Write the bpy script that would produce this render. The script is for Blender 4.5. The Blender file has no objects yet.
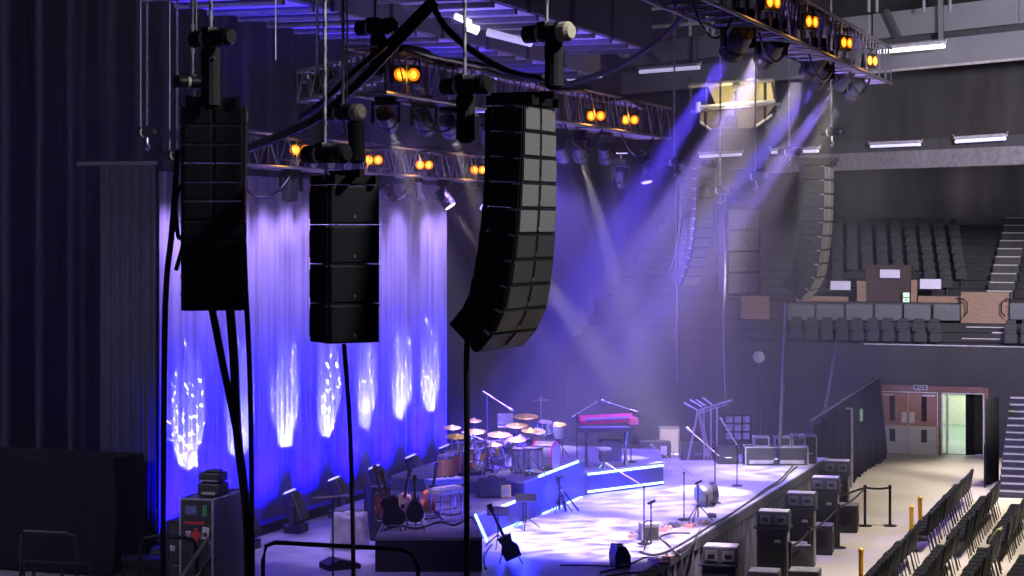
import bpy, bmesh, math, random
from mathutils import Vector, Matrix, Euler
random.seed(7)
S = bpy.context.scene
COL = S.collection
R = math.radians
PI = math.pi

# ------------------------------------------------------------------ camera
F = 2000.0                      # focal length in pixels of the 1024 wide frame
HZ = 225.0                      # pixel row of the horizon
TH = R(19.1)                    # camera yaw, to the left of the stage's long direction (+Y)
CT, ST = math.cos(TH), math.sin(TH)
EYE = 7.6
cam = bpy.data.cameras.new('camera')
cam.sensor_width = 36.0
cam.lens = 36.0 * F / 1024.0
cam.shift_y = -(288.0 - HZ) / 1024.0
cam.clip_end = 500
co = bpy.data.objects.new('camera', cam)
COL.objects.link(co)
co.location = (0, 0, EYE)
co.rotation_euler = (R(90), 0, TH)
S.camera = co

def ray(px, py):
    k = (px - 512) / F
    return Vector((CT * k - ST, ST * k + CT, -(py - HZ) / F))
def at(px, py, d):              # point at depth d in front of the eye
    v = ray(px, py)
    return Vector((v.x * d, v.y * d, EYE + v.z * d))
def onz(px, py, z):
    v = ray(px, py); return at(px, py, (z - EYE) / v.z)
def onx(px, py, x):
    v = ray(px, py); return at(px, py, x / v.x)
def ony(px, py, y):
    v = ray(px, py); return at(px, py, y / v.y)
def rowdepth(px, d0=60.0, k0=0.256):      # upper tier runs at 45 degrees across the corner of the hall
    k = (px - 512) / F
    t = d0 * (k0 - k) / (k + 0.656)
    return d0 + t
def proj(p):
    d = -ST * p[0] + CT * p[1]; xc = CT * p[0] + ST * p[1]
    return (512 + F * xc / d, HZ + F * (EYE - p[2]) / d, d)

# ------------------------------------------------------------------ materials
MATS = {}
def mat(name, col, rough=0.6, metal=0.0, var=0.25, scale=6.0, emit=None, es=0.0, spec=0.5, bump=0.0, stretch=(1, 1, 1), trans=0.0):
    if name in MATS: return MATS[name]
    m = bpy.data.materials.new(name); m.use_nodes = True
    nt = m.node_tree; b = nt.nodes['Principled BSDF']
    tc = nt.nodes.new('ShaderNodeTexCoord')
    mp = nt.nodes.new('ShaderNodeMapping'); mp.inputs['Scale'].default_value = stretch
    nz = nt.nodes.new('ShaderNodeTexNoise'); nz.inputs['Scale'].default_value = scale; nz.inputs['Detail'].default_value = 5
    nt.links.new(tc.outputs['Object'], mp.inputs['Vector']); nt.links.new(mp.outputs['Vector'], nz.inputs['Vector'])
    rp = nt.nodes.new('ShaderNodeValToRGB')
    rp.color_ramp.elements[0].position = 0.3; rp.color_ramp.elements[1].position = 0.7
    lo = [max(0, c * (1 - var)) for c in col]; hi = [min(1, c * (1 + var)) for c in col]
    rp.color_ramp.elements[0].color = (*lo, 1); rp.color_ramp.elements[1].color = (*hi, 1)
    nt.links.new(nz.outputs['Fac'], rp.inputs['Fac']); nt.links.new(rp.outputs['Color'], b.inputs['Base Color'])
    b.inputs['Roughness'].default_value = rough; b.inputs['Metallic'].default_value = metal
    b.inputs['Specular IOR Level'].default_value = spec
    if trans: b.inputs['Transmission Weight'].default_value = trans
    if bump:
        bp = nt.nodes.new('ShaderNodeBump'); bp.inputs['Strength'].default_value = bump
        nt.links.new(nz.outputs['Fac'], bp.inputs['Height']); nt.links.new(bp.outputs['Normal'], b.inputs['Normal'])
    if emit:
        b.inputs['Emission Color'].default_value = (*emit, 1); b.inputs['Emission Strength'].default_value = es
    MATS[name] = m
    return m

BLACK = mat('black_paint', (.012, .012, .014), .5)
BLACKM = mat('black_metal', (.018, .018, .02), .4, .3)
CABINET = mat('textured_black_cabinet', (.010, .010, .012), .55, bump=.1, scale=60)
GRILLE = mat('speaker_grille', (.05, .05, .052), .45, .4, scale=120, var=.5, bump=.2)
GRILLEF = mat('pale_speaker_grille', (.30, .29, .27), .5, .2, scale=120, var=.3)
STEEL = mat('steel', (.45, .45, .48), .35, .9)
ALU = mat('aluminium_tube', (.36, .35, .38), .35, .85, var=.15)
DARKALU = mat('dark_truss_tube', (.12, .12, .135), .4, .7)
CHAIN = mat('zinc_chain', (.5, .5, .5), .4, .8)
RUBBER = mat('cable_rubber', (.01, .01, .012), .6)
FABRICB = mat('black_wool_serge', (.02, .02, .024), .95, var=.5, scale=3, stretch=(6, 6, .25), spec=.1)
SKIRT = mat('grey_black_stage_skirt', (.075, .073, .085), .9, var=.4, scale=5, stretch=(6, 6, .3), spec=.1)
CURT = mat('white_voile_curtain', (.80, .78, .82), .85, var=.04, scale=2, stretch=(5, 5, .3), spec=.2)
DECK = mat('stage_deck_lino', (.42, .41, .43), .38, var=.22, scale=.9, bump=.02)
FLOORM = mat('pale_concrete_floor', (.46, .40, .33), .6, var=.07, scale=.35)
WALLD = mat('dark_arena_wall', (.036, .035, .042), .85, var=.15, scale=1.2)
WALLDK = mat('dark_drape_wall', (.03, .029, .032), .9, var=.5, scale=1.0, stretch=(1, 1, .2))
ROOFG = mat('grey_roof_panel', (.155, .158, .185), .7, var=.08, scale=1.5)
ROOFD = mat('dark_roof_steel', (.05, .05, .06), .6, var=.2)
BROWNW = mat('brown_timber_panel', (.27, .165, .11), .6, var=.25, scale=4, stretch=(1, 1, 8))
DOORW = mat('reddish_door_veneer', (.21, .095, .065), .45, var=.2, scale=4, stretch=(6, 6, .6))
KICK = mat('grey_kick_plate', (.33, .32, .32), .4, .4, var=.1)
GLASSD = mat('dark_glazing', (.012, .012, .015), .12)
WHITEP = mat('white_paint', (.7, .7, .68), .5, var=.05)
SIGNW = mat('pale_lilac_panel', (.6, .57, .72), .6, var=.06, emit=(.55, .5, .75), es=.12)
SIGNG = mat('lit_exit_sign', (.6, .75, .62), .5, var=.05, emit=(.55, .85, .6), es=.5)
SIGNGD = mat('green_sign_ink', (.02, .22, .08), .5)
SEAT = mat('dark_seat_plastic', (.016, .0165, .02), .6, var=.2)
SEATG = mat('grey_seat_cover', (.13, .135, .15), .8, var=.12)
CHAIRF = mat('black_chair_vinyl', (.008, .0085, .011), .6, var=.3, spec=.2)
CHAIRM = mat('black_chair_tube', (.03, .03, .032), .35, .5)
YELLOW = mat('yellow_post_paint', (.80, .42, .02), .4, var=.1)
NOSE = mat('pale_step_nosing', (.55, .52, .5), .5, var=.1)
STEPD = mat('dark_step', (.05, .05, .055), .7)
TUBEW = mat('lit_fluorescent_tube', (.9, .9, .9), .4, emit=(.95, .92, 1.0), es=1.6)
TUBEP = mat('lilac_fluorescent_tube', (.8, .8, .9), .4, emit=(.62, .58, .95), es=.7)
AMBER = mat('amber_lamp', (1, .5, .1), .4, emit=(1, .36, .02), es=5)
REFL = mat('amber_reflector', (.75, .35, .05), .3, .2, emit=(1, .18, .005), es=.9)
LEDM = mat('white_blue_led', (.7, .8, 1), .4, emit=(.30, .62, 1.0), es=3.2)
LEDDIM = mat('blue_led_spill_strip', (.2, .4, 1), .4, emit=(.04, .25, 1.0), es=2.0)
LENSW = mat('lit_white_lens', (1, .95, .9), .3, emit=(1, .9, .85), es=5)
LENSB = mat('lit_blue_lens', (.3, .3, 1), .3, emit=(.25, .2, 1), es=4)
LENSD = mat('dark_lens', (.05, .05, .07), .1)
RISER = mat('blue_lit_fascia', (.012, .010, .10), .5, var=.2)  # blue LED light on the riser faces put into the base colour
GOLD = mat('brass_cymbal', (.92, .66, .10), .38, .6, var=.15, scale=20)
CHROME = mat('chrome', (.72, .72, .75), .18, 1.0, var=.05)
SHELLW = mat('silver_sparkle_shell', (.5, .48, .52), .3, .4, scale=80, var=.5)
HEADW = mat('drum_skin', (.45, .43, .42), .6, var=.04)
PINK = mat('magenta_lacquer', (.75, .03, .16), .3, var=.1)
REDK = mat('red_keyboard_case', (.70, .03, .12), .35, var=.1)
CONGA = mat('honey_conga_wood', (.55, .26, .07), .35, var=.3, scale=3, stretch=(8, 8, .5))
WOODO = mat('orange_guitar_top', (.72, .22, .03), .3, var=.25, scale=3, stretch=(4, 4, .6))
WOODP = mat('pale_guitar_edge', (.65, .38, .30), .35, var=.2)
WOODDK = mat('dark_fretboard', (.06, .035, .025), .4)
KEYW = mat('white_keys', (.75, .74, .72), .35, var=.04)
CASEB = mat('black_case_ply', (.025, .025, .03), .45, var=.2)
CASEL = mat('lit_case_side', (.24, .23, .26), .45, var=.12)  # paler than the case body: light on that side put into the colour
SILVER = mat('case_edge_silver', (.5, .5, .52), .35, .8)
REDP = mat('red_sticker', (.6, .03, .05), .5, var=.05)
GREENP = mat('green_sticker', (.05, .3, .12), .5, var=.05)
COVERG = mat('grey_cover_cloth', (.30, .29, .28), .8, var=.4, scale=5, bump=.4)
HOISTY = mat('cream_hoist_cap', (.62, .58, .40), .45, var=.1)
BAG = mat('chain_bag_canvas', (.02, .019, .02), .85, bump=.3, scale=20)
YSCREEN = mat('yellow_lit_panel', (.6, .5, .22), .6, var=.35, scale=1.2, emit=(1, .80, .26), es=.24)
CATB = mat('catwalk_mesh_deck', (.45, .45, .52), .6, var=.15)
CORR = mat('corridor_wall_paint', (.75, .8, .7), .6, var=.05)
CORRF = mat('corridor_floor_vinyl', (.34, .46, .42), .35, var=.05)

# ------------------------------------------------------------------ mesh builder
class MB:
    def __init__(s): s.bm = bmesh.new(); s.mi = 0
    def box(s, c, size, rz=0.0, rot=None, bev=0.0, taper=None):
        g = bmesh.ops.create_cube(s.bm, size=1.0); vs = g['verts']
        for v in vs:
            v.co.x *= size[0]; v.co.y *= size[1]; v.co.z *= size[2]
            if taper and v.co.z > 0: v.co.x *= taper; v.co.y *= taper
        if bev:
            es = list({e for v in vs for e in v.link_edges})
            r = bmesh.ops.bevel(s.bm, geom=es, offset=bev, segments=2, affect='EDGES', profile=.6)
            vs = list({v for f in r['faces'] for v in f.verts} | {v for v in vs if v.is_valid})
        M = Matrix.Translation(Vector(c)) @ (rot.to_4x4() if rot is not None else Matrix.Rotation(rz, 4, 'Z'))
        bmesh.ops.transform(s.bm, matrix=M, verts=vs)
        return s
    def bar(s, p, q, w, h):
        p = Vector(p); q = Vector(q); d = q - p; L = d.length
        if L < 1e-6: return s
        z = d.normalized(); up = Vector((0, 0, 1)) if abs(z.z) < .95 else Vector((1, 0, 0))
        x = z.cross(up).normalized(); y = x.cross(z)
        rot = Matrix((x, y, z)).transposed()
        return s.box((p + q) / 2, (w, h, L), rot=rot)
    def cyl(s, p, q, r, r2=None, seg=10, cap=True):
        p = Vector(p); q = Vector(q); d = q - p; L = d.length
        if L < 1e-6: return s
        g = bmesh.ops.create_cone(s.bm, cap_ends=cap, segments=seg, radius1=r, radius2=r if r2 is None else r2, depth=L)
        rot = d.to_track_quat('Z', 'Y').to_matrix().to_4x4()
        bmesh.ops.transform(s.bm, matrix=Matrix.Translation((p + q) / 2) @ rot, verts=g['verts'])
        return s
    def tube(s, pts, r, seg=6):
        pts = [Vector(p) for p in pts]; rings = []
        for i, p in enumerate(pts):
            t = (pts[min(i + 1, len(pts) - 1)] - pts[max(i - 1, 0)]).normalized()
            up = Vector((0, 0, 1)) if abs(t.z) < .9 else Vector((1, 0, 0))
            a = t.cross(up).normalized(); b = a.cross(t)
            rings.append([s.bm.verts.new(p + a * r * math.cos(2 * PI * j / seg) + b * r * math.sin(2 * PI * j / seg)) for j in range(seg)])
        for i in range(len(rings) - 1):
            for j in range(seg):
                s.bm.faces.new((rings[i][j], rings[i][(j + 1) % seg], rings[i + 1][(j + 1) % seg], rings[i + 1][j]))
        s.bm.faces.new(rings[0][::-1]); s.bm.faces.new(rings[-1])
        return s
    def lathe(s, prof, c=(0, 0, 0), rot=None, seg=20, sx=1.0, loop=False):
        M = Matrix.Translation(Vector(c)) @ (rot.to_4x4() if rot is not None else Matrix.Identity(4))
        rings = []
        for (r, z) in prof:
            rings.append([s.bm.verts.new(M @ Vector((r * sx * math.cos(2 * PI * j / seg), r * math.sin(2 * PI * j / seg), z))) for j in range(seg)])
        for i in range(len(rings) - 1):
            for j in range(seg):
                s.bm.faces.new((rings[i][j], rings[i][(j + 1) % seg], rings[i + 1][(j + 1) % seg], rings[i + 1][j]))
        if loop:
            for j in range(seg): s.bm.faces.new((rings[-1][j], rings[-1][(j + 1) % seg], rings[0][(j + 1) % seg], rings[0][j]))
        else:
            s.bm.faces.new(rings[0][::-1]); s.bm.faces.new(rings[-1])
        return s
    def sphere(s, c, r, sc=(1, 1, 1), seg=12):
        g = bmesh.ops.create_uvsphere(s.bm, u_segments=seg, v_segments=max(6, seg // 2), radius=r)
        M = Matrix.Translation(Vector(c)) @ Matrix.Diagonal((*sc, 1))
        bmesh.ops.transform(s.bm, matrix=M, verts=g['verts']); return s
    def prism(s, poly, z0, z1, M=None):         # poly in xy, extruded along z, then M
        M = M or Matrix.Identity(4)
        a = [s.bm.verts.new(M @ Vector((x, y, z0))) for x, y in poly]
        b = [s.bm.verts.new(M @ Vector((x, y, z1))) for x, y in poly]
        n = len(poly)
        s.bm.faces.new(a[::-1]); s.bm.faces.new(b)
        for i in range(n): s.bm.faces.new((a[i], a[(i + 1) % n], b[(i + 1) % n], b[i]))
        return s
    def grid(s, nx, ny, fn):
        vs = [[s.bm.verts.new(Vector(fn(i / nx, j / ny))) for j in range(ny + 1)] for i in range(nx + 1)]
        for i in range(nx):
            for j in range(ny): s.bm.faces.new((vs[i][j], vs[i + 1][j], vs[i + 1][j + 1], vs[i][j + 1]))
        return s
    def build(s, name, m, parent=None, smooth=False, loc=None, thick=0.0):
        bmesh.ops.recalc_face_normals(s.bm, faces=s.bm.faces)
        me = bpy.data.meshes.new(name); s.bm.to_mesh(me); s.bm.free()
        if smooth:
            for p in me.polygons: p.use_smooth = True
        o = bpy.data.objects.new(name, me); COL.objects.link(o)
        me.materials.append(m)
        if parent is not None: o.parent = parent
        if loc is not None: o.location = loc
        if thick:
            md = o.modifiers.new('solid', 'SOLIDIFY'); md.thickness = thick; md.offset = 0
        return o

def thing(name, label, cat, loc=(0, 0, 0), rz=0.0, group=None):
    o = bpy.data.objects.new(name, None); COL.objects.link(o)
    o.empty_display_size = .2
    o.location = loc; o.rotation_euler = (0, 0, rz)
    return tag(o, label, cat, group)
def tag(o, label, cat, group=None, kind=None):
    o['label'] = label; o['category'] = cat
    if group: o['group'] = group
    if kind: o['kind'] = kind
    return o
def struct(o, label=None, cat=None):
    o['kind'] = 'structure'
    if label: o['label'] = label
    if cat: o['category'] = cat
    return o
def copy_tree(o, parent=None):
    c = o.copy(); COL.objects.link(c)
    if parent is not None: c.parent = parent
    for ch in list(o.children): copy_tree(ch, c)
    return c
def dup(root, loc, rz, label=None, group=None):
    c = copy_tree(root); c.location = loc; c.rotation_euler = (0, 0, rz)
    if label: c['label'] = label
    if group: c['group'] = group
    return c
ORD = ['first', 'second', 'third', 'fourth', 'fifth', 'sixth', 'seventh', 'eighth', 'ninth', 'tenth', 'eleventh', 'twelfth', 'thirteenth',
       'fourteenth', 'fifteenth', 'sixteenth', 'seventeenth', 'eighteenth', 'nineteenth', 'twentieth', 'twenty-first', 'twenty-second',
       'twenty-third', 'twenty-fourth', 'twenty-fifth', 'twenty-sixth', 'twenty-seventh', 'twenty-eighth', 'twenty-ninth', 'thirtieth',
       'thirty-first', 'thirty-second', 'thirty-third', 'thirty-fourth']

def light(kind, name, loc, target, energy, col, size=.15, angle=30, blend=.5, gobo=None):
    l = bpy.data.lights.new(name, kind); l.energy = energy; l.color = col
    if kind == 'SPOT':
        l.spot_size = R(angle); l.spot_blend = blend; l.shadow_soft_size = size
    elif kind == 'AREA':
        l.size = size
    else:
        l.shadow_soft_size = size
    o = bpy.data.objects.new(name, l); COL.objects.link(o); o.location = loc
    if target is not None:
        o.rotation_euler = (Vector(target) - Vector(loc)).to_track_quat('-Z', 'Y').to_euler()
    if gobo: gobo(l)
    return o

SZ = 1.6        # stage height
EX = -9.15      # stage front edge
# ------------------------------------------------------------------ the setting
def wb(mb, name, m, root=None, **kw):       # mesh in world coordinates, hung under an unrotated root
    o = mb.build(name, m, root, **kw)
    if root is not None: o.location = -root.location
    return o

fl = struct(MB().box((-2, 42, -.1), (46, 72, .2)).build('floor', FLOORM))
ce = struct(MB().box((-2, 48, 19.1), (46, 84, .2)).build('ceiling', ROOFD))
# masking behind the stage: one heavy black wall of drapes
def wl(u, v):
    y = 8 + 80 * u
    return (-21.2 + (.05 * math.sin(y * 5.1) + .03 * math.sin(y * 11.3 + 1)) * (1 if y < 46 else .15), y, -.05 + 18.9 * v)
struct(MB().grid(900, 1, wl).build('wall_left', mat('navy_masking_drape', (.055, .052, .078), .95, var=.35, scale=2, stretch=(6, 6, .2), spec=.1), smooth=True))
# stage
sm = MB(); sm.box(((-20.9 + EX) / 2, 36.6, SZ - .06), (EX + 20.9, 29.6, .12)); st = struct(sm.build('stage_deck', DECK), 'long grey stage deck reaching to the far end of the hall', 'stage')
struct(MB().box((EX - .02, 36.6, SZ - .09), (.05, 29.62, .2)).build('trim_1', SILVER))
bpy.data.objects['trim_1'].data.materials[0] = mat('worn_dark_edge', (.09, .09, .1), .5, .3)
def sk(u, v):
    y = 21.8 + 29.6 * u
    return (EX - .02 + .035 * math.sin(y * 14) * (1 - .5 * v) + .02 * math.sin(y * 37), y, .02 + (SZ - .19) * v)
struct(MB().grid(700, 1, sk).build('stage_skirt', SKIRT, smooth=True), 'pleated dark skirt hanging along the front of the stage', 'skirt')
struct(MB().box((-15, 51.36, SZ / 2 - .07), (11.6, .05, SZ - .14)).build('trim_2', SKIRT))

# far wall with the doorway
WY = 67.0
def wx(px): return ony(px, 400, WY).x
DX0, DX1, OX0, OX1, DH = wx(880), wx(937), wx(942.5), wx(984), 2.08
w = MB()
w.box(((-21.2 + DX0 - .08) / 2, WY + .15, 1.82), (DX0 - .08 + 21.2, .3, 3.64))
w.box(((OX1 + .08 + 4) / 2, WY + .15, 1.82), (4 - OX1 - .08, .3, 3.64))
w.box(((DX0 - .08 + OX1 + .08) / 2, WY + .15, (DH + .2 + 3.64) / 2), (OX1 - DX0 + .16, .3, 3.64 - DH - .2))
struct(w.build('wall_back', WALLD))
tr = MB()
tr.box(((DX0 + OX1) / 2, WY + .02, DH + .1), (OX1 - DX0 + .3, .22, .2))
tr.box((DX0 - .07, WY + .02, DH / 2), (.14, .22, DH)); tr.box((OX1 + .09, WY + .02, DH / 2), (.16, .22, DH))
tr.box(((DX1 + OX0) / 2, WY + .02, DH / 2), (OX0 - DX1 - .02, .22, DH))
struct(tr.build('trim_3', mat('door_frame_timber', (.13, .06, .05), .5)))
t2 = MB(); t2.box(((DX0 + DX1) / 2, WY - .11, DH - .015), (DX1 - DX0, .02, .03)); t2.box((DX1 + .03, WY - .11, DH / 2), (.03, .02, DH))
t2.box((OX1 - .0, WY - .11, DH / 2), (.05, .02, DH)); t2.box(((OX0 + OX1) / 2, WY - .11, DH - .015), (OX1 - OX0, .02, .03)); t2.box((OX0 + .0, WY - .11, DH / 2), (.04, .02, DH))
struct(t2.build('trim_4', SILVER))
d1 = bpy.data.objects.new('door_1', None); COL.objects.link(d1); d1.location = ((DX0 + DX1) / 2, WY, 0); struct(d1, 'closed pair of reddish double doors with grey kick plates', 'door')
LW = (DX1 - DX0) / 2 - .01
for i in (0, 1):
    cx = (-.5 + i) * (LW + .012)
    lf = MB().box((cx, 0, DH / 2), (LW, .06, DH - .03)).build('door_leaf', DOORW, d1)
    MB().box((0, 0, 0), (LW - .02, .02, .92)).build('kick_plate', KICK, lf, loc=(cx, -.035, .48))
    MB().box((0, 0, 0), (.17, .02, .86), bev=.008).build('glazing', GLASSD, lf, loc=(cx + (-.05 if i == 0 else .05), -.04, 1.53))
    MB().box((0, 0, 0), (.19, .02, .42), bev=.008).build('glazing', GLASSD, lf, loc=(cx + (-.05 if i == 0 else .05), -.048, .62))
    MB().box((0, 0, 0), (.16, .02, .36)).build('push_plate', SILVER, lf, loc=(cx + (.34 if i == 0 else -.34), -.04, 1.22))
    MB().box((0, 0, 0), (.42, .05, .05)).build('door_closer', SILVER, lf, loc=(cx + (-.2 if i == 0 else .2), -.05, DH - .12))
# open leaf standing in the doorway, and the lit corridor behind
d2 = bpy.data.objects.new('door_2', None); COL.objects.link(d2); d2.location = (OX1 - .03, WY + .1, 0); struct(d2, 'dark door leaf swung open in the lit doorway', 'door')
MB().box((-.26, .30, DH / 2), (.05, .88, DH - .04), rz=R(-42)).build('door_leaf', GLASSD, d2)
d3 = bpy.data.objects.new('door_3', None); COL.objects.link(d3); d3.location = (OX0 + .03, WY + .1, 0); struct(d3, 'narrow edge of the other leaf folded back in the lit doorway', 'door')
MB().box((.07, .35, DH / 2), (.05, .68, DH - .04), rz=R(4)).build('door_leaf', KICK, d3)
MB().box((.1, .33, 1.45), (.02, .2, .8), rz=R(4)).build('glazing', GLASSD, d3)
MB().box((.1, .33, .62), (.02, .2, .4), rz=R(4)).build('glazing', GLASSD, d3)
cx = (OX0 + OX1) / 2
cw = MB(); cw.box((cx - 1.9, WY + 5.3, 1.3), (.1, 10, 2.6)); cw.box((cx + 1.9, WY + 5.3, 1.3), (.1, 10, 2.6)); cw.box((cx, WY + 10.3, 1.3), (4, .1, 2.6)); cw.box((cx, WY + 5.3, 2.65), (4, 10, .1))
struct(cw.build('wall_corridor', CORR))
struct(MB().box((cx, WY + 5.3, .015), (3.7, 9.9, .03)).build('floor_corridor', CORRF))
struct(MB().box((cx, WY + 10.2, 1.25), (3.6, .06, .14)).build('trim_5', mat('corridor_rail', (.3, .3, .32), .5)))
struct(MB().box((cx + 1.0, WY + 9.9, 1.0), (.9, .12, 1.9)).build('door_4', WHITEP), 'white door at the far end of the lit corridor', 'door')
light('POINT', 'corridor_lamp', (cx, WY + 4, 2.3), None, 130, (.97, 1, .92), .3)
light('POINT', 'corridor_lamp', (cx, WY + 8.3, 2.3), None, 150, (1, 1, .86), .3)
# sign over the doorway
sp = ony(920.5, 387.5, WY - .12)
sg = thing('door_sign', 'small dark framed sign over the double doors', 'sign', sp)
MB().box((0, 0, 0), (.46, .03, .17), bev=.006).build('sign_board', mat('sign_grey_frame', (.30, .28, .34), .5), sg)
MB().box((0, -.018, .012), (.38, .01, .11)).build('sign_panel', mat('sign_dark_panel', (.05, .05, .09), .5), sg)
# illegible pale strokes
for i, h in enumerate((.07, .05, .08)):
    MB().box((-.06 + i * .07, -.026, .015), (.022, .006, h)).build('sign_stroke', mat('sign_ink', (.42, .4, .5), .5), sg)

# lower bowl
TY = WY + .2
tb = MB()
for r in range(4):
    tb.box((-9, TY + .45 + .85 * r, (3.34 + .30 * r) / 2 + 1.5), (26, .85, 3.34 + .30 * r - 3.0))
tb.box((-9, TY + 4.6, 3.95), (26, 2.6, 1.9))
struct(tb.build('floor_lower_tier', WALLD), 'dark stepped lower seating tier beyond the stage', 'seating tier')
cp = MB(); cp.box((-3.5, WY - .02, 3.63), (14.5, .1, .035)); struct(cp.build('trim_6', mat('parapet_rail', (.42, .41, .46), .5)))
# upper tier and walls
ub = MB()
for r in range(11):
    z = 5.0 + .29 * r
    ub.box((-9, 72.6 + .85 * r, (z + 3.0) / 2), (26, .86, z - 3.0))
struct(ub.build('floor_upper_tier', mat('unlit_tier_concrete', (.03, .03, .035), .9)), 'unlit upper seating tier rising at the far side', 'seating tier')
struct(MB().box((-9, 82.2, 9), (30, .3, 18)).build('wall_far', WALLDK))
struct(MB().box((4.2, 44, 9), (.3, 78, 18.4)).build('wall_right', WALLDK))
# wooden parapet and vomitory behind the lower seats
pb = MB()
def band(mb, px0, px1, y, ya, yb, th=.15):
    a = ony(px0, ya, y); b = ony(px1, yb, y)
    mb.box(((a.x + b.x) / 2, y + th / 2, (a.z + b.z) / 2), (b.x - a.x, th, a.z - b.z)); return mb
band(pb, 796, 848, 70.6, 296, 308); band(pb, 918, 966, 70.6, 296, 306)
pv = MB()
band(pv, 857, 866, 70.9, 281, 303); band(pv, 911, 917, 70.9, 280, 303)
struct(pb.build('wall_parapet', BROWNW)); struct(pv.build('trim_7', BROWNW))
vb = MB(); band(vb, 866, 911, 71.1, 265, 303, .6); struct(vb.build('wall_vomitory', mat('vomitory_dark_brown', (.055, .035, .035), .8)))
sa = MB(); band(sa, 961, 1009, 70.0, 292, 326, .25); band(sa, 741, 769, 70.3, 296, 330, .2)
struct(sa.build('wall_aisle', BROWNW))
na = MB()
for (a, b, y, yy) in ((966, 1004, 326.5, 69.6), (962, 1000, 338, 68.3), (992, 1005, 332, 69.0)): band(na, a, b, yy, y, y + 1.6, .05)
for (a, b, y, yy) in ((748, 776, 329, 69.6), (764, 778, 333.5, 69.2), (742, 772, 339, 68.3)): band(na, a, b, yy, y, y + 1.0, .05)
struct(na.build('trim_8', NOSE))
ra = MB()
for p in (963, 1005.5):
    a = ony(p, 299, 69.6); sgn = 1 if p < 990 else -1
    ra.tube([a + Vector((-.25 * sgn, 0, .0)), a, a + Vector((.14 * sgn, 0, -.12)), a + Vector((.14 * sgn, 0, -.45)), a + Vector((0, 0, -.6))], .025)
struct(ra.build('trim_9', BLACKM))

# tip-up seats of the lower tier
def arena_seat(name, label, group):
    t = thing(name, label, 'seat', (0, 0, 0), 0, group)
    MB().box((0, 0, .60), (.40, .07, .40), rot=Euler((R(-8), 0, 0)).to_matrix(), bev=.034, taper=.8).build('backrest', SEAT, t)
    MB().box((0, -.10, .52), (.42, .09, .34), rot=Euler((R(-14), 0, 0)).to_matrix(), bev=.03).build('seat', SEAT, t)
    MB().box((0, .03, .21), (.06, .10, .42)).build('pedestal', BLACKM, t)
    return t
seat0 = None
for r, (yy, zz, rowname) in enumerate(((TY + .38, 3.34, 'front row'), (TY + 1.23, 3.64, 'second row'))):
    xs = []
    x = ony(782, 340, yy).x; xe = ony(958, 340, yy).x
    n = int((xe - x) / .52)
    for i in range(n):
        lb = '%s dark tip-up seat from the hanging array in the %s of the lower tier' % (ORD[i], rowname)
        if seat0 is None: seat0 = arena_seat('arena_seat', lb, 'tip-up seats of the lower tier'); o = seat0; o.location = (x + i * .52, yy, zz)
        else: o = dup(seat0, (x + i * .52, yy, zz), 0, lb)
    x = ony(1011, 340, yy).x
    for i in range(2):
        dup(seat0, (x + i * .52, yy, zz), 0, '%s dark tip-up seat right of the wooden stairway in the %s' % (ORD[i], rowname))
# grey sheeted seat blocks behind them
for i in range(6):
    a = ony(787 + i * 29.2, 304, 69.5); b = ony(787 + (i + 1) * 29.0 - 1.4, 321, 69.5)
    if i == 0: lb = 'first sheeted grey seat block from the hanging array in the lower tier'
    else: lb = '%s sheeted grey seat block from the hanging array, behind the lower tier seats' % ORD[i]
    m = MB(); m.box((0, 0, 0), (b.x - a.x, .5, a.z - b.z), bev=.05)
    o = m.build('seat_cover', SEATG, loc=((a.x + b.x) / 2, 69.75, (a.z + b.z) / 2)); tag(o, lb, 'cover', 'sheeted seat blocks')
a = ony(1011, 303, 69.5); o = MB().box((.6, .25, -.28), (1.3, .5, .58), bev=.05).build('seat_cover', SEATG, loc=a); tag(o, 'sheeted grey seat block right of the wooden stairway', 'cover', 'sheeted seat blocks')

# upper tier seats: rows of simple dark seats
useat = None
for r in range(8):
    yy = 72.75 + .85 * r; zz = 5.0 + .29 * r
    x = ony(838, 260, yy).x; xe = ony(978 - r * 0, 260, yy).x
    n = int((xe - x) / .56)
    for i in range(n):
        px, py, d = proj((x + i * .56, yy, zz + .5))
        if r < 2 and 850 < px < 920: continue
        lb = '%s seat from the left in %s of the unlit upper tier' % (ORD[i], 'the front row' if r == 0 else 'the %s row up' % ORD[r])
        if useat is None:
            m = MB(); m.box((0, 0, .60), (.40, .08, .38), rot=Euler((R(-8), 0, 0)).to_matrix(), bev=.035, taper=.75); m.box((0, -.1, .5), (.42, .09, .3), bev=.02); m.box((0, .03, .2), (.06, .1, .4))
            useat = tag(m.build('upper_seat', SEAT, loc=(x + i * .56, yy, zz)), lb, 'seat', 'seats of the unlit upper tier')
        else:
            o = useat.copy(); COL.objects.link(o); o.location = (x + i * .56, yy, zz); o['label'] = lb
# illuminated boards over the vomitory
def board(px0, px1, py0, py1, y, name, label, m):
    a = ony(px0, py0, y); b = ony(px1, py1, y)
    t = thing(name, label, 'sign', ((a.x + b.x) / 2, y, b.z))
    MB().box((0, 0, (a.z - b.z) / 2), (b.x - a.x, .06, a.z - b.z), bev=.008).build('sign_panel', m, t)
    MB().box((0, .05, (a.z - b.z) / 2), (b.x - a.x + .05, .05, a.z - b.z + .05)).build('sign_case', BLACKM, t)
    return t
board(830.5, 850.5, 281, 290, 70.8, 'block_sign', 'pale blank sign left of the brown vomitory block', SIGNW)
board(920, 941, 279, 289, 70.8, 'block_sign', 'pale blank sign right of the brown vomitory block', SIGNW)
board(880, 900, 269.5, 278, 70.95, 'block_sign', 'pale blank sign on the brown vomitory block, uppermost of three', SIGNW)
eb = board(903, 909.5, 292.5, 303, 70.7, 'exit_sign', 'small lit green and white exit sign beside the vomitory', SIGNG)
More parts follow.
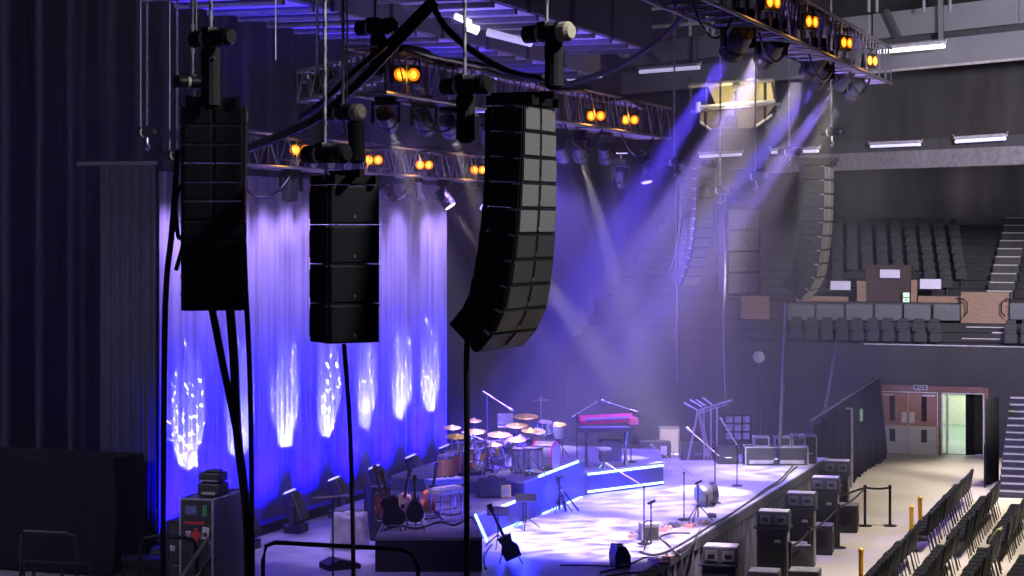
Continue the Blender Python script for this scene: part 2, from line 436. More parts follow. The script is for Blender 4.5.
MB().box((0, -.035, .19), (.24, .01, .03)).build('sign_line', SIGNGD, eb)
MB().tube([(-.05, -.035, .08), (0, -.035, .14), (.02, -.035, .06)], .015).build('running_figure', SIGNGD, eb)
# stairways
def stairs(px0, px1, pyb, n, rise, going, y0, z0, label):
    t = struct(bpy.data.objects.new('stairs', None), label, 'stairs'); COL.objects.link(t)
    a = ony(px0, pyb, y0); b = ony(px1, pyb, y0); t.location = ((a.x + b.x) / 2, y0, z0)
    W = b.x - a.x
    m = MB(); ns = MB()
    for i in range(n):
        m.box((0, going * (i + .5), rise * (i + 1) / 2), (W, going, rise * (i + 1)))
        ns.box((0, going * i - .005, rise * (i + 1) - .02), (W - .06, .04, .035))
    m.build('step', STEPD, t); ns.build('nosing', NOSE, t)
    return t
stairs(998, 1050, 490, 14, .178, .27, 57.2, 0.02, 'steep dark stairway with pale nosings up from the arena floor')
stairs(986, 1013, 288, 10, .29, .80, 72.2, 5.0, 'upper stairway with pale nosings in the unlit tier')
# guard beside the lower stairway
a = onz(986, 486, 0); 
o = thing('drape_panel', 'speckled black drape beside the lower stairway', 'drape', a)
def dp(u, v): return (.02 + .26 * u + .03 * math.sin(u * 30), 1.2 * u - .3 + .05 * math.cos(u * 22), .05 + 2.5 * v)
MB().grid(40, 1, dp).build('cloth', FABRICB, o, smooth=True, thick=.02); MB().tube([(0, -.35, 0), (0, -.35, 1.25)], .03).build('post', BLACKM, o)

# ------------------------------------------------------------------ upper corner: balcony and roof beams at 45 degrees
def rowpt(px, z, off=0):
    d = rowdepth(px) + off; k = (px - 512) / F; v = ray(px, HZ)
    return Vector((v.x * d, v.y * d, z))
def rband(name, px0, px1, z0, z1, m, off=0, th=.3, n=8, kind=True):
    mb = MB(); nrm = Vector((math.cos(PI / 4 + .1), 0, 0))
    A = rowpt(px0, 0, off); B = rowpt(px1, 0, off); dr = (B - A).normalized(); nr = Vector((-dr.y, dr.x, 0))
    if nr.y < 0: nr = -nr
    c = (A + B) / 2 + nr * th / 2
    mb.box((c.x, c.y, (z0 + z1) / 2), ((B - A).length, th, z1 - z0), rz=math.atan2(dr.y, dr.x))
    o = mb.build(name, m)
    if kind: struct(o)
    return o
rband('wall_balcony', 765, 1130, 9.42, 9.98, mat('balcony_front', (.17, .165, .19), .7), th=.5)
rband('wall_upper', 560, 1130, 9.7, 12.9, WALLDK, off=3.0, th=.3)
rband('trim_10', 826, 1130, 9.98, 10.35, ROOFD, off=.5, th=.2)
rband('trim_11', 838, 1130, 12.55, 12.63, mat('pale_edge_rail', (.33, .32, .34), .5), off=-.1, th=.1)
rband('wall_roof_beam', 560, 1130, 12.62, 13.45, ROOFG, off=0, th=.6)
rband('trim_12', 560, 1130, 13.42, 13.75, ROOFD, off=.9, th=.4)
rband('wall_roof_panel', 628, 868, 13.72, 14.55, ROOFG, off=.5, th=.25)
rband('wall_roof_panel', 873, 940, 13.72, 14.55, ROOFG, off=.5, th=.25)
rband('wall_roof_panel', 943, 1017, 13.72, 14.55, ROOFG, off=.5, th=.25)
rband('wall_roof_panel', 1019, 1130, 13.72, 14.55, ROOFG, off=.5, th=.25)
# slanting brace across the panels
def brace(px0, z0, px1, z1, label, w=.16):
    A = rowpt(px0, z0, .3); B = rowpt(px1, z1, .3)
    return struct(MB().bar(A, B, w, w).build('roof_brace', ROOFD), label, 'brace')
brace(886, 14.6, 898, 13.7, 'dark slanting brace over the roof panels'); brace(940.5, 15.2, 941.5, 12.9, 'upright dark roof post'); brace(696, 15.3, 695, 13.6, 'upright dark roof post beside the truss'); brace(640, 14.6, 660, 13.6, 'dark slanting brace left of the roof panels')
# clad tubes / ducts hanging left of the roof panels
def quadpanel(pts, d, name, label, m, th=.25):
    P = [at(x, y, d) for x, y in pts]; v = ray(pts[0][0], HZ); n = Vector((v.x, v.y, 0)).normalized() * th
    mb = MB(); a = [mb.bm.verts.new(p) for p in P]; b = [mb.bm.verts.new(p + n) for p in P]; k = len(P)
    mb.bm.faces.new(a); mb.bm.faces.new(b[::-1])
    for i in range(k): mb.bm.faces.new((a[i], a[(i + 1) % k], b[(i + 1) % k], b[i]))
    return struct(mb.build(name, m), label, 'roof panel')
quadpanel([(588, 27), (594, 22), (607, 26), (608, 36), (602, 47), (588, 44)], 68, 'roof_panel', 'pale angular roof panel behind the hoist', ROOFG)
quadpanel([(612, 30), (624, 33), (622, 57), (611, 49)], 68, 'roof_panel', 'narrow pale roof panel right of the angular one', ROOFG)
quadpanel([(625, 34), (631, 34), (629, 57), (623, 57)], 68, 'roof_panel', 'thin pale roof strip', ROOFG)
# railings and pipes high in the roof
rg = thing('roof_railing', 'grey tubular railing high in the roof', 'railing', at(650, 30, 70))
m = MB()
for x in (606, 611, 629, 640, 674, 690, 707, 713): m.tube([at(x, -14, 70), at(x, 36, 70)], .07)
wb(m, 'upright', mat('roof_pipe', (.24, .24, .27), .6), rg)
m = MB()
for (x0, y0, x1, y1) in ((600, 13, 720, 3), (600, 21, 640, 18), (628, 12, 712, 2), (596, 6, 700, -6), (640, 28, 712, 22)): m.tube([at(x0, y0, 70), at(x1, y1, 70)], .07)
wb(m, 'rail', mat('roof_pipe', (.3, .3, .3)), rg)
rg = thing('roof_railing', 'grey tubular railing above the right roof panels', 'railing', at(920, 5, 62))
m = MB()
for x in (869, 877, 924, 950): m.tube([at(x, -20, 63), at(x, 12, 63)], .05)
m.tube([at(860, -6, 63), at(1020, -16, 63)], .05); wb(m, 'upright', ROOFG, rg)
# catwalks above the stage
def catwalk(x0, x1, y0, y1, z, label, lit):
    t = struct(bpy.data.objects.new('catwalk', None), label, 'catwalk'); COL.objects.link(t); t.location = ((x0 + x1) / 2, y0, z)
    L = y1 - y0; W = x1 - x0
    MB().box((0, L / 2, .06), (W, L, .08)).build('deck', CATB, t)
    m = MB(); n = int(L / 1.3)
    for i in range(n): m.box((0, (i + .5) * L / n, -.02), (W + .05, .16, .12))
    m.build('cross_rib', mat('catwalk_rib', (.12, .12, .16), .6), t)
    for s in (-1, 1): MB().box((s * (W / 2 + .04), L / 2, .75), (.08, L, 1.4)).build('side_panel', ROOFG if x0 < -16 else mat('dark_catwalk_panel', (.07, .07, .082), .7), t)
    m = MB()
    for i in range(int(L / 3)): m.tube([(W / 2 + .1, i * 3 + 1, .0), (W / 2 + .1, i * 3 + 1, 6)], .05)
    m.build('hanger', ROOFD, t)
    return t
catwalk(-18.5, -16.3, 20, 54.5, 11.8, 'catwalk with blue lit underside over the back of the stage', True)
catwalk(-14.7, -12.9, 22, 47.5, 11.85, 'catwalk with ribbed underside over the middle of the stage', True)
# emissive strips under the second catwalk
for (pts, lb) in (([(456, 17), (472, 24), (470, 26), (454, 19)], 'first bright strip under the ribbed catwalk'), ([(466, 26), (480, 30), (477, 35), (464, 30)], 'second bright strip under the ribbed catwalk'), ([(488, 32), (533, 44), (531, 47), (486, 36)], 'long lilac strip under the ribbed catwalk')):
    P = [onz(x, y, 11.65) for x, y in pts]
    mb = MB(); a = [mb.bm.verts.new(p) for p in P]; b = [mb.bm.verts.new(p + Vector((0, 0, .08))) for p in P]
    mb.bm.faces.new(a); mb.bm.faces.new(b[::-1])
    for i in range(4): mb.bm.faces.new((a[i], a[(i + 1) % 4], b[(i + 1) % 4], b[i]))
    tag(mb.build('catwalk_strip', TUBEW if 'bright' in lb else TUBEP), lb, 'lamp', 'bright strips under the catwalk')
# fluorescent tubes
def tube_lamp(px0, py0, px1, py1, d, label, m, r=.07):
    A = at(px0, py0, d); B = at(px1, py1, d)
    if True:
        d0, d1 = rowdepth(px0), rowdepth(px1)
        A = at(px0, py0, d0 + d); B = at(px1, py1, d1 + d)
    t = thing('tube_lamp', label, 'lamp', (A + B) / 2, 0, 'fluorescent lamps on the far roof')
    wb(MB().cyl(A, B, r, seg=10), 'tube', m, t)
    up = Vector((0, 0, r + .05)); wb(MB().bar(A + up, B + up, .22, .08), 'housing', mat('lamp_housing', (.35, .34, .42), .5), t)
    wb(MB().tube([A + up, A + up * 2 + Vector((-.1, 0, .0))], .02).tube([B + up, B + up * 2 + Vector((.1, 0, .0))], .02), 'bracket', STEEL, t)
    return t
tube_lamp(879, 52, 944, 46, -1.2, 'bright tube lamp at the upper right under the roof beam', TUBEW)
tube_lamp(640, 72, 699, 67.5, -1.2, 'lilac tube lamp left of the front truss', TUBEP)
tube_lamp(871, 146.5, 920, 144.5, .2, 'dim tube lamp on the balcony, left of a brighter one', TUBEP, .05)
tube_lamp(956, 141.5, 1005, 138.5, .2, 'tube lamp on the balcony nearest the frame edge', TUBEP, .06)
tube_lamp(700, 156.5, 741, 154.5, -4, 'lilac tube lamp behind the far sub hang', TUBEP, .05)
tube_lamp(772, 152.5, 818, 151.0, -4, 'lilac tube lamp left of the far curved array', TUBEP, .05)
tube_lamp(568, 79, 601, 76, -12, 'lilac tube lamp right of the near hoist', TUBEP, .06)
# yellow lit follow-spot platform
D = 63
t = thing('spot_platform', 'yellow lit gantry platform with railings behind the light beams', 'platform', at(730, 128, D))
def pq(mb, pts, th=.12, d=D):
    P = [at(x, y, d) for x, y in pts]; n = Vector((-ST, CT, 0)) * th
    a = [mb.bm.verts.new(p) for p in P]; b = [mb.bm.verts.new(p + n) for p in P]; k = len(P)
    mb.bm.faces.new(a); mb.bm.faces.new(b[::-1])
    for i in range(k): mb.bm.faces.new((a[i], a[(i + 1) % k], b[(i + 1) % k], b[i]))
    return mb
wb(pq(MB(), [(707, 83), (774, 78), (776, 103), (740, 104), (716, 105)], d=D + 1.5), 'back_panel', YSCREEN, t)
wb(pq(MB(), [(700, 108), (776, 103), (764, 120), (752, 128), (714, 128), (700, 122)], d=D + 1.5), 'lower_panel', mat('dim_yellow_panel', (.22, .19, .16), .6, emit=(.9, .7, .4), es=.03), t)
m = MB()
for x in (690, 705.5, 736, 765): m.tube([at(x, 78, D), at(x, 128, D)], .05)
m.tube([at(772, 80, D), at(779, 124, D)], .05)
wb(m, 'post', BLACKM, t)
m = MB(); m.tube([at(688, 86, D), at(774, 80, D)], .08); m.tube([at(690, 112, D), at(780, 104, D)], .06); wb(m, 'rail', mat('rail_grey', (.2, .19, .2), .5), t)
m = MB(); m.tube([at(698, 102, D - .3), at(698, 112, D - .3)], .08); m.tube([at(698, 107, D - .3), at(775, 101, D - .3)], .06); m.tube([at(700, 122, D), at(711, 130, D)], .05); m.tube([at(772, 115, D), at(755, 127, D)], .05); wb(m, 'pale_rail', WHITEP, t)
wb(pq(MB(), [(724, 119), (728, 115), (735, 116), (737, 127), (724, 127)], d=D + .5), 'operator_seat', BLACKM, t)
wb(pq(MB(), [(733, 84), (740, 84), (740, 91), (733, 91)], d=D - .2), 'control_box', BLACKM, t)
# round dish on the far wall
a = ony(759, 357, WY - .4)
t = thing('round_dish', 'round pale disc on a stem against the dark far wall', 'disc', a)
MB().lathe([(.02, -.05), (.17, -.04), (.2, 0), (.2, .03), (.02, .06)], rot=Euler((R(90), 0, 0)).to_matrix(), seg=24).build('disc', mat('pale_disc', (.5, .5, .52), .5), t)
MB().tube([(0, .05, -.18), (-.03, .08, -.45), (0, .2, -.8), (0, .22, -3.1)], .025).build('stem', ALU, t)
# pipe and drape from the stage to the doors
t = thing('pipe_drape', 'black pleated drape run between the stage end and the doors', 'drape', (-9.6, 51.6, 0))
def pd(u, v):
    y = 15.2 * u
    return (-.62 * u + .10 * math.sin(y * 9) + .05 * math.sin(y * 23) + (.05 - .12 * v) + .25 * math.exp(-((y - 13) / 2) ** 2) * (1 - v), y, .04 + (2.45 - .12 * math.exp(-((y - 1) / 2) ** 2)) * v)
MB().grid(420, 4, pd).build('cloth', FABRICB, t, smooth=True, thick=.02)
m = MB(); m.tube([(-.05, 0, 2.52), (-.65, 15.2, 2.52)], .025); m.build('crossbar', ALU, t)
MB().box((-.10, 8.3, 1.92), (.05, .3, .36), bev=.01).build('hanging_tag', mat('green_exit_tag', (.25, .5, .33), .5), t)
MB().tube([(-.06, 6.35, 0), (-.06, 6.35, 2.3)], .045).build('upright', STEEL, t)
MB().tube([(-.06, 6.35, 2.28), (-.66, 6.2, 2.3), (-.66, 6.2, 2.0)], .03).build('top_arm', ALU, t)
# ------------------------------------------------------------------ flown loudspeakers
def cabinet_mesh(h, W, D, taper):
    m = MB()
    M = Matrix.Rotation(R(90), 4, 'X')          # poly (x, z) extruded along -y
    m.prism([(0, -.004), (0, -h + .004), (-D, -h * (1 - taper)), (-D, -h * taper)], -W / 2, W / 2, M)
    return m
def hang(name, label, loc, rz, n, h, W, D, angs, grm, taper=.14, split=True, badge=True, group=None, widen=0.0, up=None):
    t = thing(name, label, 'loudspeaker', loc, rz, group)
    x, z, a = 0.0, 0.0, 0.0
    for i in range(n):
        a += R(angs[i]); ww = W * (1 + widen * i / n)
        c = cabinet_mesh(h, ww, D, taper).build('cabinet', CABINET, t, loc=(x, 0, z)); c.rotation_euler = (0, a, 0)
        g = MB()
        if split:
            for s in (-1, 1): g.box((.008, s * ww * .255, -h / 2), (.016, ww * .44, h * .84), bev=.006)
        else: g.box((.008, 0, -h / 2), (.016, ww * .95, h * .9), bev=.006)
        g.build('grille', grm[i] if isinstance(grm, list) else grm, c)
        for s in (-1, 1):
            MB().box((-.05, s * (ww / 2 + .012), -h / 2), (.06, .03, h * .98)).build('rigging_plate', BLACKM, c)
            MB().box((-D + .06, s * (ww / 2 + .012), -h / 2), (.05, .03, h * .7)).build('rear_plate', BLACKM, c)
            MB().box((-D * .5, s * (ww / 2 + .008), -h / 2), (.13, .02, .06), bev=.008).build('side_handle', BLACKM, c)
            MB().box((-.055, s * (ww / 2 + .032), -.025), (.09, .012, .022)).build('pin', STEEL, c)
        if badge: MB().cyl((.016, 0, -h * .8), (.026, 0, -h * .8), .022, seg=10).build('badge', STEEL, c)
        x -= h * math.sin(a); z -= h * math.cos(a)
    f = MB()
    for s in (-1, 1): f.box((-D * .45, s * W * .42, .07), (D * 1.25, .06, .12))
    for xx in (-D * .95, -.02): f.box((xx, 0, .07), (.06, W * .9, .1))
    f.box((-D * .45, 0, .15), (D * 1.7, .07, .1))
    f.build('flying_frame', BLACKM, t)
    return t
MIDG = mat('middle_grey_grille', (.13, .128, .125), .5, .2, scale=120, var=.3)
ANG = [0, .5, 1, 1, 1.5, 2, 2.5, 3.5, 15, 15]
GR = [mat('lit_upper_grille', (.24, .236, .22), .5, .2, scale=110, var=.3)] * 5 + [mat('dim_lower_grille', (.065, .065, .065), .5, .2, scale=110, var=.3)] * 4 + [GRILLE] * 3  # upper grilles paler, lower darker: uneven light put into the colour
LN = at(540, 107, 26)
hang('line_array', 'large curved black line array hanging nearest the camera, in the middle of the picture', LN, R(-4), 10, .33, 1.06, .52, ANG, GR, taper=.05, widen=.5, group='flown main arrays')
LF = at(829, 166, 48)
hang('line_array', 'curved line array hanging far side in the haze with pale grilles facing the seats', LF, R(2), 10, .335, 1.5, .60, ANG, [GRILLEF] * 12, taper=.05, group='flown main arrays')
LS = at(213, 106, 26.3)
hang('side_fill_array', 'slim black line array hanging in front of the lit curtain', LS, R(-62), 11, .25, .78, .45, [0, .5, .5, 1, 1, 1.5, 2, 2, 3, 5, 6], mat('black_grille', (.009, .009, .012), .5, .3, scale=110), badge=False, group='flown side arrays')
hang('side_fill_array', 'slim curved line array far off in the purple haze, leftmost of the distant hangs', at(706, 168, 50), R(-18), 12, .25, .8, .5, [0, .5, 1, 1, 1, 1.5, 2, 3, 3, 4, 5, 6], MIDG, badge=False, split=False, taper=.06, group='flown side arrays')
LB = at(354, 185, 26)
hang('subwoofer_hang', 'straight black hang of four big subwoofers against the lit curtain', LB, R(-41), 4, .515, .69, .62, [0, 0, 0, 0], mat('black_sub_grille', (.010, .010, .014), .5, .3, scale=110), taper=.01, split=False, group='flown subwoofers')
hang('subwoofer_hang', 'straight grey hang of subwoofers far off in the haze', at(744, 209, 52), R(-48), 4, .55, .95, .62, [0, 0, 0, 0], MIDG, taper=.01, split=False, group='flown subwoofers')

# chain hoists
def hoist(label, p, ztop, rz=-.35, cream=True, bag=True, bagdx=.2, s=1.0, baglen=.75):
    t = thing('chain_hoist', label, 'hoist', p, rz, 'chain hoists above the stage')
    b = MB(); b.cyl((-.36 * s, 0, 0), (.22 * s, 0, 0), .12 * s, seg=16); b.box((-.05 * s, 0, .03 * s), (.16 * s, .2 * s, .24 * s), bev=.03); b.build('motor_body', BLACKM, t)
    MB().lathe([(.12 * s, 0), (.135 * s, .03), (.13 * s, .14 * s), (.09 * s, .19 * s)], (.2 * s, 0, 0), Euler((0, R(90), 0)).to_matrix(), 16).build('end_cap', HOISTY if cream else BLACKM, t)
    MB().lathe([(.123 * s, 0), (.123 * s, .05 * s)], (-.14 * s, 0, 0), Euler((0, R(90), 0)).to_matrix(), 16).build('label_band', HOISTY, t)
    c = MB(); H = ztop - p[2]; n = int(H / .16)
    c.tube([(-.02, 0, .1), (-.02, 0, H)], .022, 5)
    for i in range(min(n, 40)): c.box((-.02, 0, .25 + i * .16), (.05 if i % 2 else .022, .022 if i % 2 else .05, .07))
    c.build('chain', CHAIN, t)
    h = MB(); h.tube([(0, 0, -.1), (0, 0, -.22), (.05, 0, -.28), (0, 0, -.34), (-.05, 0, -.3)], .02, 6); h.build('hook', STEEL, t)
    if bag:
        bg = MB(); bg.lathe([(.115, 0), (.13, -.06), (.12, -baglen * .5), (.13, -baglen + .05), (.06, -baglen)], (bagdx, .05, -.12), seg=14); bg.build('chain_bag', BAG, t)
        MB().tube([(bagdx - .12, .05, -.1), (bagdx - .1, .05, .0), (bagdx + .1, .05, .0), (bagdx + .12, .05, -.1)], .012).build('bag_strap', BLACKM, t)
    return t
hoist('cream capped chain hoist with long black bag above the nearest line array', at(548, 33, 26), 18.8, -.35, baglen=.62, bagdx=.06)
hoist('grey chain hoist with black bag at the back of the nearest line array', at(466, 86, 26), 18.8, -.35, cream=False, baglen=.62, bagdx=-.05)
hoist('cream capped chain hoist with black bag behind the subwoofer hang', at(344, 113, 29), 18.8, -.35, baglen=.62, bagdx=.2, s=.95)
hoist('dark chain hoist directly on top of the subwoofer hang', at(326, 154, 26), 18.8, -.35, cream=False, bag=False)
hoist('dark chain hoist high above the slim line array', at(212, 38, 26), 18.8, -.35, cream=False, baglen=.8, bagdx=-.08, s=.95)
hoist('small lower chain hoist beside the bag of the slim line array', at(194, 82, 26.5), 18.8, TH + R(30), cream=False, bag=False, s=.7)
hoist('dark chain hoist with bag high above the middle truss', at(376, 27, 31), 18.8, -.35, cream=False, baglen=.62, bagdx=0)
hoist('dark chain hoist with tall bag at the left end of the back truss', at(318, 75, 34), 18.8, -.35, cream=False, baglen=1.2, bagdx=-.05)
for px, py, d, lb in ((148, 132, 37, 'small chain hoist over the dark side drape'), (178, 155, 37.5, 'small chain hoist left of the slim line array'), (675, 162, 49.5, 'chain hoist over the leftmost distant array'),
                      (721, 190, 49.2, 'chain hoist on the left of the distant subwoofer hang'), (756, 176, 49.2, 'chain hoist on the right of the distant subwoofer hang'), (790, 152, 48.2, 'chain hoist behind the far curved array'), (832, 132, 48, 'chain hoist over the far curved array')):
    hoist(lb, at(px, py, d), 18.8, -.35, cream=False, bag=False, s=.8)

# ------------------------------------------------------------------ trusses
def truss(p, q, w, label, bays):
    p = Vector(p); q = Vector(q); d = (q - p).normalized(); L = (q - p).length
    t = thing('lighting_truss', label, 'truss', p)
    t['group'] = 'lighting trusses over the stage'
    x = d.cross(Vector((0, 0, 1))).normalized(); y = Vector((0, 0, 1))
    cs = [(-1, -1), (1, -1), (1, 1), (-1, 1)]
    off = [x * a * w / 2 + y * b * w / 2 for a, b in cs]
    for o in off: MB().tube([o, o + d * L], .032, 6).build('chord', ALU, t)
    m = MB()
    for i in range(bays):
        a, b = d * (L * i / bays), d * (L * (i + 1) / bays); mid = (a + b) / 2
        for k in range(4):
            o1, o2 = off[k], off[(k + 1) % 4]
            m.tube([o1 + a, o2 + mid], .016, 4); m.tube([o2 + mid, o1 + b], .016, 4)
            m.tube([o1 + a, o2 + a], .016, 4)
    m.build('lacing', ALU, t)
    return t
truss((-17.3, 32.6, 9.05), (-17.3, 47.2, 9.0), .62, 'back truss of aluminium lattice above the curtain top', 17)
truss((-12.3, 28.5, 10.0), (-12.3, 46.0, 10.0), .72, 'middle truss of aluminium lattice over the stage centre', 20)
truss((-7.1, 26, 11.2), (-7.1, 45.6, 11.2), .8, 'front truss of aluminium lattice at the top right', 22)
truss((-14.3, 30.6, 9.9), (-12.6, 30.6, 10.3), .5, 'short sloping cross truss at the left end of the trusses', 7)
# cable bundles strapped along trusses
def cable(label, pts, r, m=RUBBER, name='cable', sub=6):
    P = [Vector(p) for p in pts]; out = []
    for i in range(len(P) - 1):
        p0, p1, p2, p3 = P[max(i - 1, 0)], P[i], P[i + 1], P[min(i + 2, len(P) - 1)]
        for k in range(sub):
            u = k / sub
            out.append(.5 * ((2 * p1) + (p2 - p0) * u + (2 * p0 - 5 * p1 + 4 * p2 - p3) * u * u + (3 * p1 - p0 - 3 * p2 + p3) * u ** 3))
    out.append(P[-1])
    return tag(MB().tube(out, r, 6).build(name, m, smooth=True), label, 'cable')
def catenary(a, b, sag, n=10):
    a = Vector(a); b = Vector(b); return [a.lerp(b, i / n) - Vector((0, 0, sag * 4 * (i / n) * (1 - i / n))) for i in range(n + 1)]
for X, Z, y0, y1, lb in ((-17.1, 9.38, 33, 46, 'back'), (-12.1, 10.4, 29, 45.5, 'middle'), (-7.0, 11.65, 27, 45, 'front')):
    for j in range(2):
        pts = [(X + .12 * j + .08 * math.sin(k * 1.7 + j), y0 + (y1 - y0) * k / 14, Z + .05 * math.sin(k * 2.3 + j) - .1 * j) for k in range(15)]
        cable('%s black cable loom lying along the %s truss' % ('first' if j == 0 else 'second', lb), pts, .05, name='cable_loom')
    for j in range(4):
        y = y0 + (y1 - y0) * (j + .5) / 4
        cable('%s looped cable hanging under the %s truss' % (ORD[j], lb), catenary((X, y - 1.2, Z - .75), (X + .1, y + 1.2, Z - .75), .5), .022, name='cable_loop')
cable('thick black cable loom sweeping from the roof down to the back truss', [at(436, 2, 30), at(400, 40, 30), at(360, 82, 30.2), at(318, 118, 31), at(270, 140, 32), at(238, 152, 33), at(214, 160, 33)], .07, name='cable_loom')
cable('second black cable running beside the loom from the roof to the back truss', [at(432, -2, 30.4), at(396, 35, 30.4), at(352, 74, 30.6), at(325, 100, 31.2), at(300, 118, 32)], .05, name='cable_loom')
cable('black cable loom drooping from the roof towards the nearest line array', [at(430, 0, 29), at(446, 28, 29), at(474, 52, 28.5), at(510, 72, 28), at(543, 78, 27)], .05, name='cable_loom')
cable('dark cable slung through the roof from the grey panels to the front truss', [at(570, 84, 50), at(620, 66, 48), at(662, 38, 46), at(690, 8, 44), at(700, -6, 43)], .07, name='cable_loom')
for pts, r, lb in (([at(212, 308, 26.3), at(222, 360, 26.5), at(238, 440, 26.8), at(246, 510, 27), at(250, 640, 27)], .05, 'thick black cable hanging from the slim line array to the stage'),
                   ([at(230, 308, 26.3), at(234, 360, 26.5), at(238, 440, 26.9), at(247, 520, 27.2), at(252, 640, 27.4)], .06, 'second thick black cable hanging from the slim line array'),
                   ([at(246, 110, 26.6), at(244, 240, 26.7), at(250, 380, 26.8), at(252, 520, 27), at(253, 640, 27)], .035, 'thin black cable down the right side of the slim line array to the stage'),
                   ([at(344, 344, 26.2), at(350, 430, 26.2), at(353, 540, 26.2), at(354, 640, 26.2)], .03, 'black cable hanging below the subwoofer hang'),
                   ([at(488, 110, 25.9), at(486, 200, 25.9), at(474, 300, 25.9), at(467, 345, 25.9), at(467, 450, 25.9), at(466, 640, 25.9)], .038, 'black cable falling from the nearest line array to the stage'),
                   ([at(178, 150, 26.9), at(172, 230, 27), at(166, 290, 27), at(164, 400, 27.2), at(163, 560, 27.5), at(163, 640, 27.5)], .04, 'black cable left of the slim line array down to the stage'),
                   ([at(184, 180, 26.9), at(176, 200, 26.8), at(178, 235, 26.8), at(184, 240, 26.7), at(176, 270, 26.8)], .03, 'looped black cable on the left flank of the slim line array'),
                   ([at(786, 302, 48), at(785, 330, 48.5), at(782, 400, 49), at(780, 446, 49.5)], .05, 'lilac lit cable from the far curved array down to the road cases'),
                   ([at(837, 342, 60), at(832, 370, 59), at(826, 405, 58), at(815, 436, 56)], .05, 'pale cable sloping from the tier parapet towards the stage end'),
                   ([at(724, 190, 49.3), at(725, 260, 49.3), at(724, 330, 49.6), at(726, 400, 50)], .035, 'lilac lit cable below the distant subwoofer hang'),
                   ([at(676, 165, 49.8), at(677, 260, 49.8), at(677, 380, 50)], .03, 'pale lilac cable below the leftmost distant array')):
    if 'stage' in lb or 'below the sub' in lb or 'slim' in lb and len(pts) == 5 and pts[-1].z < 3: pts[-1].z = SZ + .04
    cable(lb, pts, r, mat('grey_cable', (.07, .065, .08), .6) if 'li' in lb.split()[0] or 'pale' in lb else RUBBER)
for px, py, d, lb in ((141, 130, 37.2, 'thin steel wire above the small hoist over the side drape'), (170, 150, 37.4, 'thin steel wire left of the slim line array'), (196, 30, 26.1, 'steel wire beside the chain of the slim line array'), (347, 100, 29.1, 'thin steel wire behind the subwoofer hang'), (276, 60, 34, 'thin steel wire in front of the dark drapes')):
    a = at(px, py, d); tag(MB().tube([a, (a.x, a.y, 18.9)], .014, 5).build('steel_wire', CHAIN), lb, 'wire')

# ------------------------------------------------------------------ lamps on the trusses
_BR = .052
def blinder():
    t = thing('blinder_lamp', '', 'lamp', (0, 0, 0), 0, 'amber blinder lamps on the trusses')
    MB().box((0, 0, 0), (.16, .46, .30), bev=.03).build('housing', BLACKM, t)
    MB().tube([(-.02, -.25, 0), (-.02, -.25, .26), (-.02, .25, .26), (-.02, .25, 0)], .018).build('bracket', BLACKM, t)
    for s in (-1, 1):
        r = MB().lathe([(.06, 0), (.10, .035)], (.075, s * .112, 0), Euler((0, R(90), 0)).to_matrix(), 16).build('reflector', REFL, t)
        MB().sphere((.10, s * .112, 0), _BR, (.5, 1, 1.25), 12).build('bulb', AMBER, r)
    return t
B0 = None
AMB = [(405, 75, -12.0, 'over the middle of the cable tangle, leftmost on the middle truss'), (594, 116, -12.0, 'right of the nearest line array, left one of two there'), (628, 120, -12.0, 'at the far end of the middle truss'),
       (299, 150, -17.0, 'left of the subwoofer hoist, first on the back truss'), (372, 160, -17.0, 'just right of the subwoofer hang on the back truss'), (423, 165, -17.0, 'above the lit curtain on the back truss between two others'), (477, 170, -17.0, 'nearest the big line array on the back truss'),
       (768, 2, -6.7, 'at the top edge of the picture on the front truss'), (807, 22, -6.7, 'second from the top edge on the front truss'), (842, 43, -6.7, 'third from the top edge on the front truss'), (868, 61, -6.7, 'at the far end of the front truss')]
for i, (px, py, X, lb) in enumerate(AMB):
    p = onx(px, py, X); rz = R(-52) if i < 7 else R(-20)
    if B0 is None: B0 = blinder(); o = B0
    else: o = copy_tree(B0)
    o.location = p; o.rotation_euler = (0, 0, rz); o['label'] = 'amber two-lamp blinder ' + lb
    light('POINT', 'blinder_glow', p + Vector((.25 * math.cos(rz), .25 * math.sin(rz), -.02)), None, 4, (1, .42, .06), .1)

# moving heads: base, yoke, tilting head
def moving_head():
    t = thing('moving_head', '', 'stage light', (0, 0, 0), 0, 'moving head lights under the trusses')
    MB().box((0, 0, -.08), (.30, .34, .16), bev=.03).build('base', BLACKM, t)
    m = MB(); m.tube([(.0, 0, .0), (.0, 0, .12)], .03); m.box((0, 0, .12), (.05, .3, .03)); m.build('clamp', STEEL, t)
    y = MB(); y.box((0, 0, -.19), (.14, .42, .06), bev=.015)
    for s in (-1, 1): y.box((0, s * .215, -.34), (.13, .05, .34), bev=.02)
    y.build('yoke', BLACKM, t)
    h = MB().lathe([(.08, -.22), (.14, -.2), (.155, -.05), (.15, .08), (.165, .12), (.165, .26), (.15, .27)], seg=18).build('head', mat('head_casing', (.05, .05, .06), .35), t, loc=(0, 0, -.42), smooth=False)
    h2 = MB().lathe([(.145, .262), (.12, .285), (.03, .295)], seg=18).build('lens', LENSW, h)
    return t
MH = {}
def place_head(p, target, lens, label, s=1.0):
    if not MH:
        MH['o'] = moving_head(); o = MH['o']
    else: o = copy_tree(MH['o'])
    p = Vector(p); d = (Vector(target) - p)
    o.location = p + Vector((0, 0, .42 * s)); o.scale = (s, s, s)
    az = math.atan2(d.y, d.x); tilt = math.atan2(math.hypot(d.x, d.y), d.z)
    o.rotation_euler = (0, 0, az); o['label'] = label
    for c in o.children:
        if c.name.startswith('head'):
            c.rotation_euler = (0, tilt, 0)
            for l in c.children:
                if l.name.startswith('lens') and l.data.materials[0] != lens:
                    l.data = l.data.copy(); l.data.materials[0] = lens
    return p + d.normalized() * .31 * s
BEAMS = []
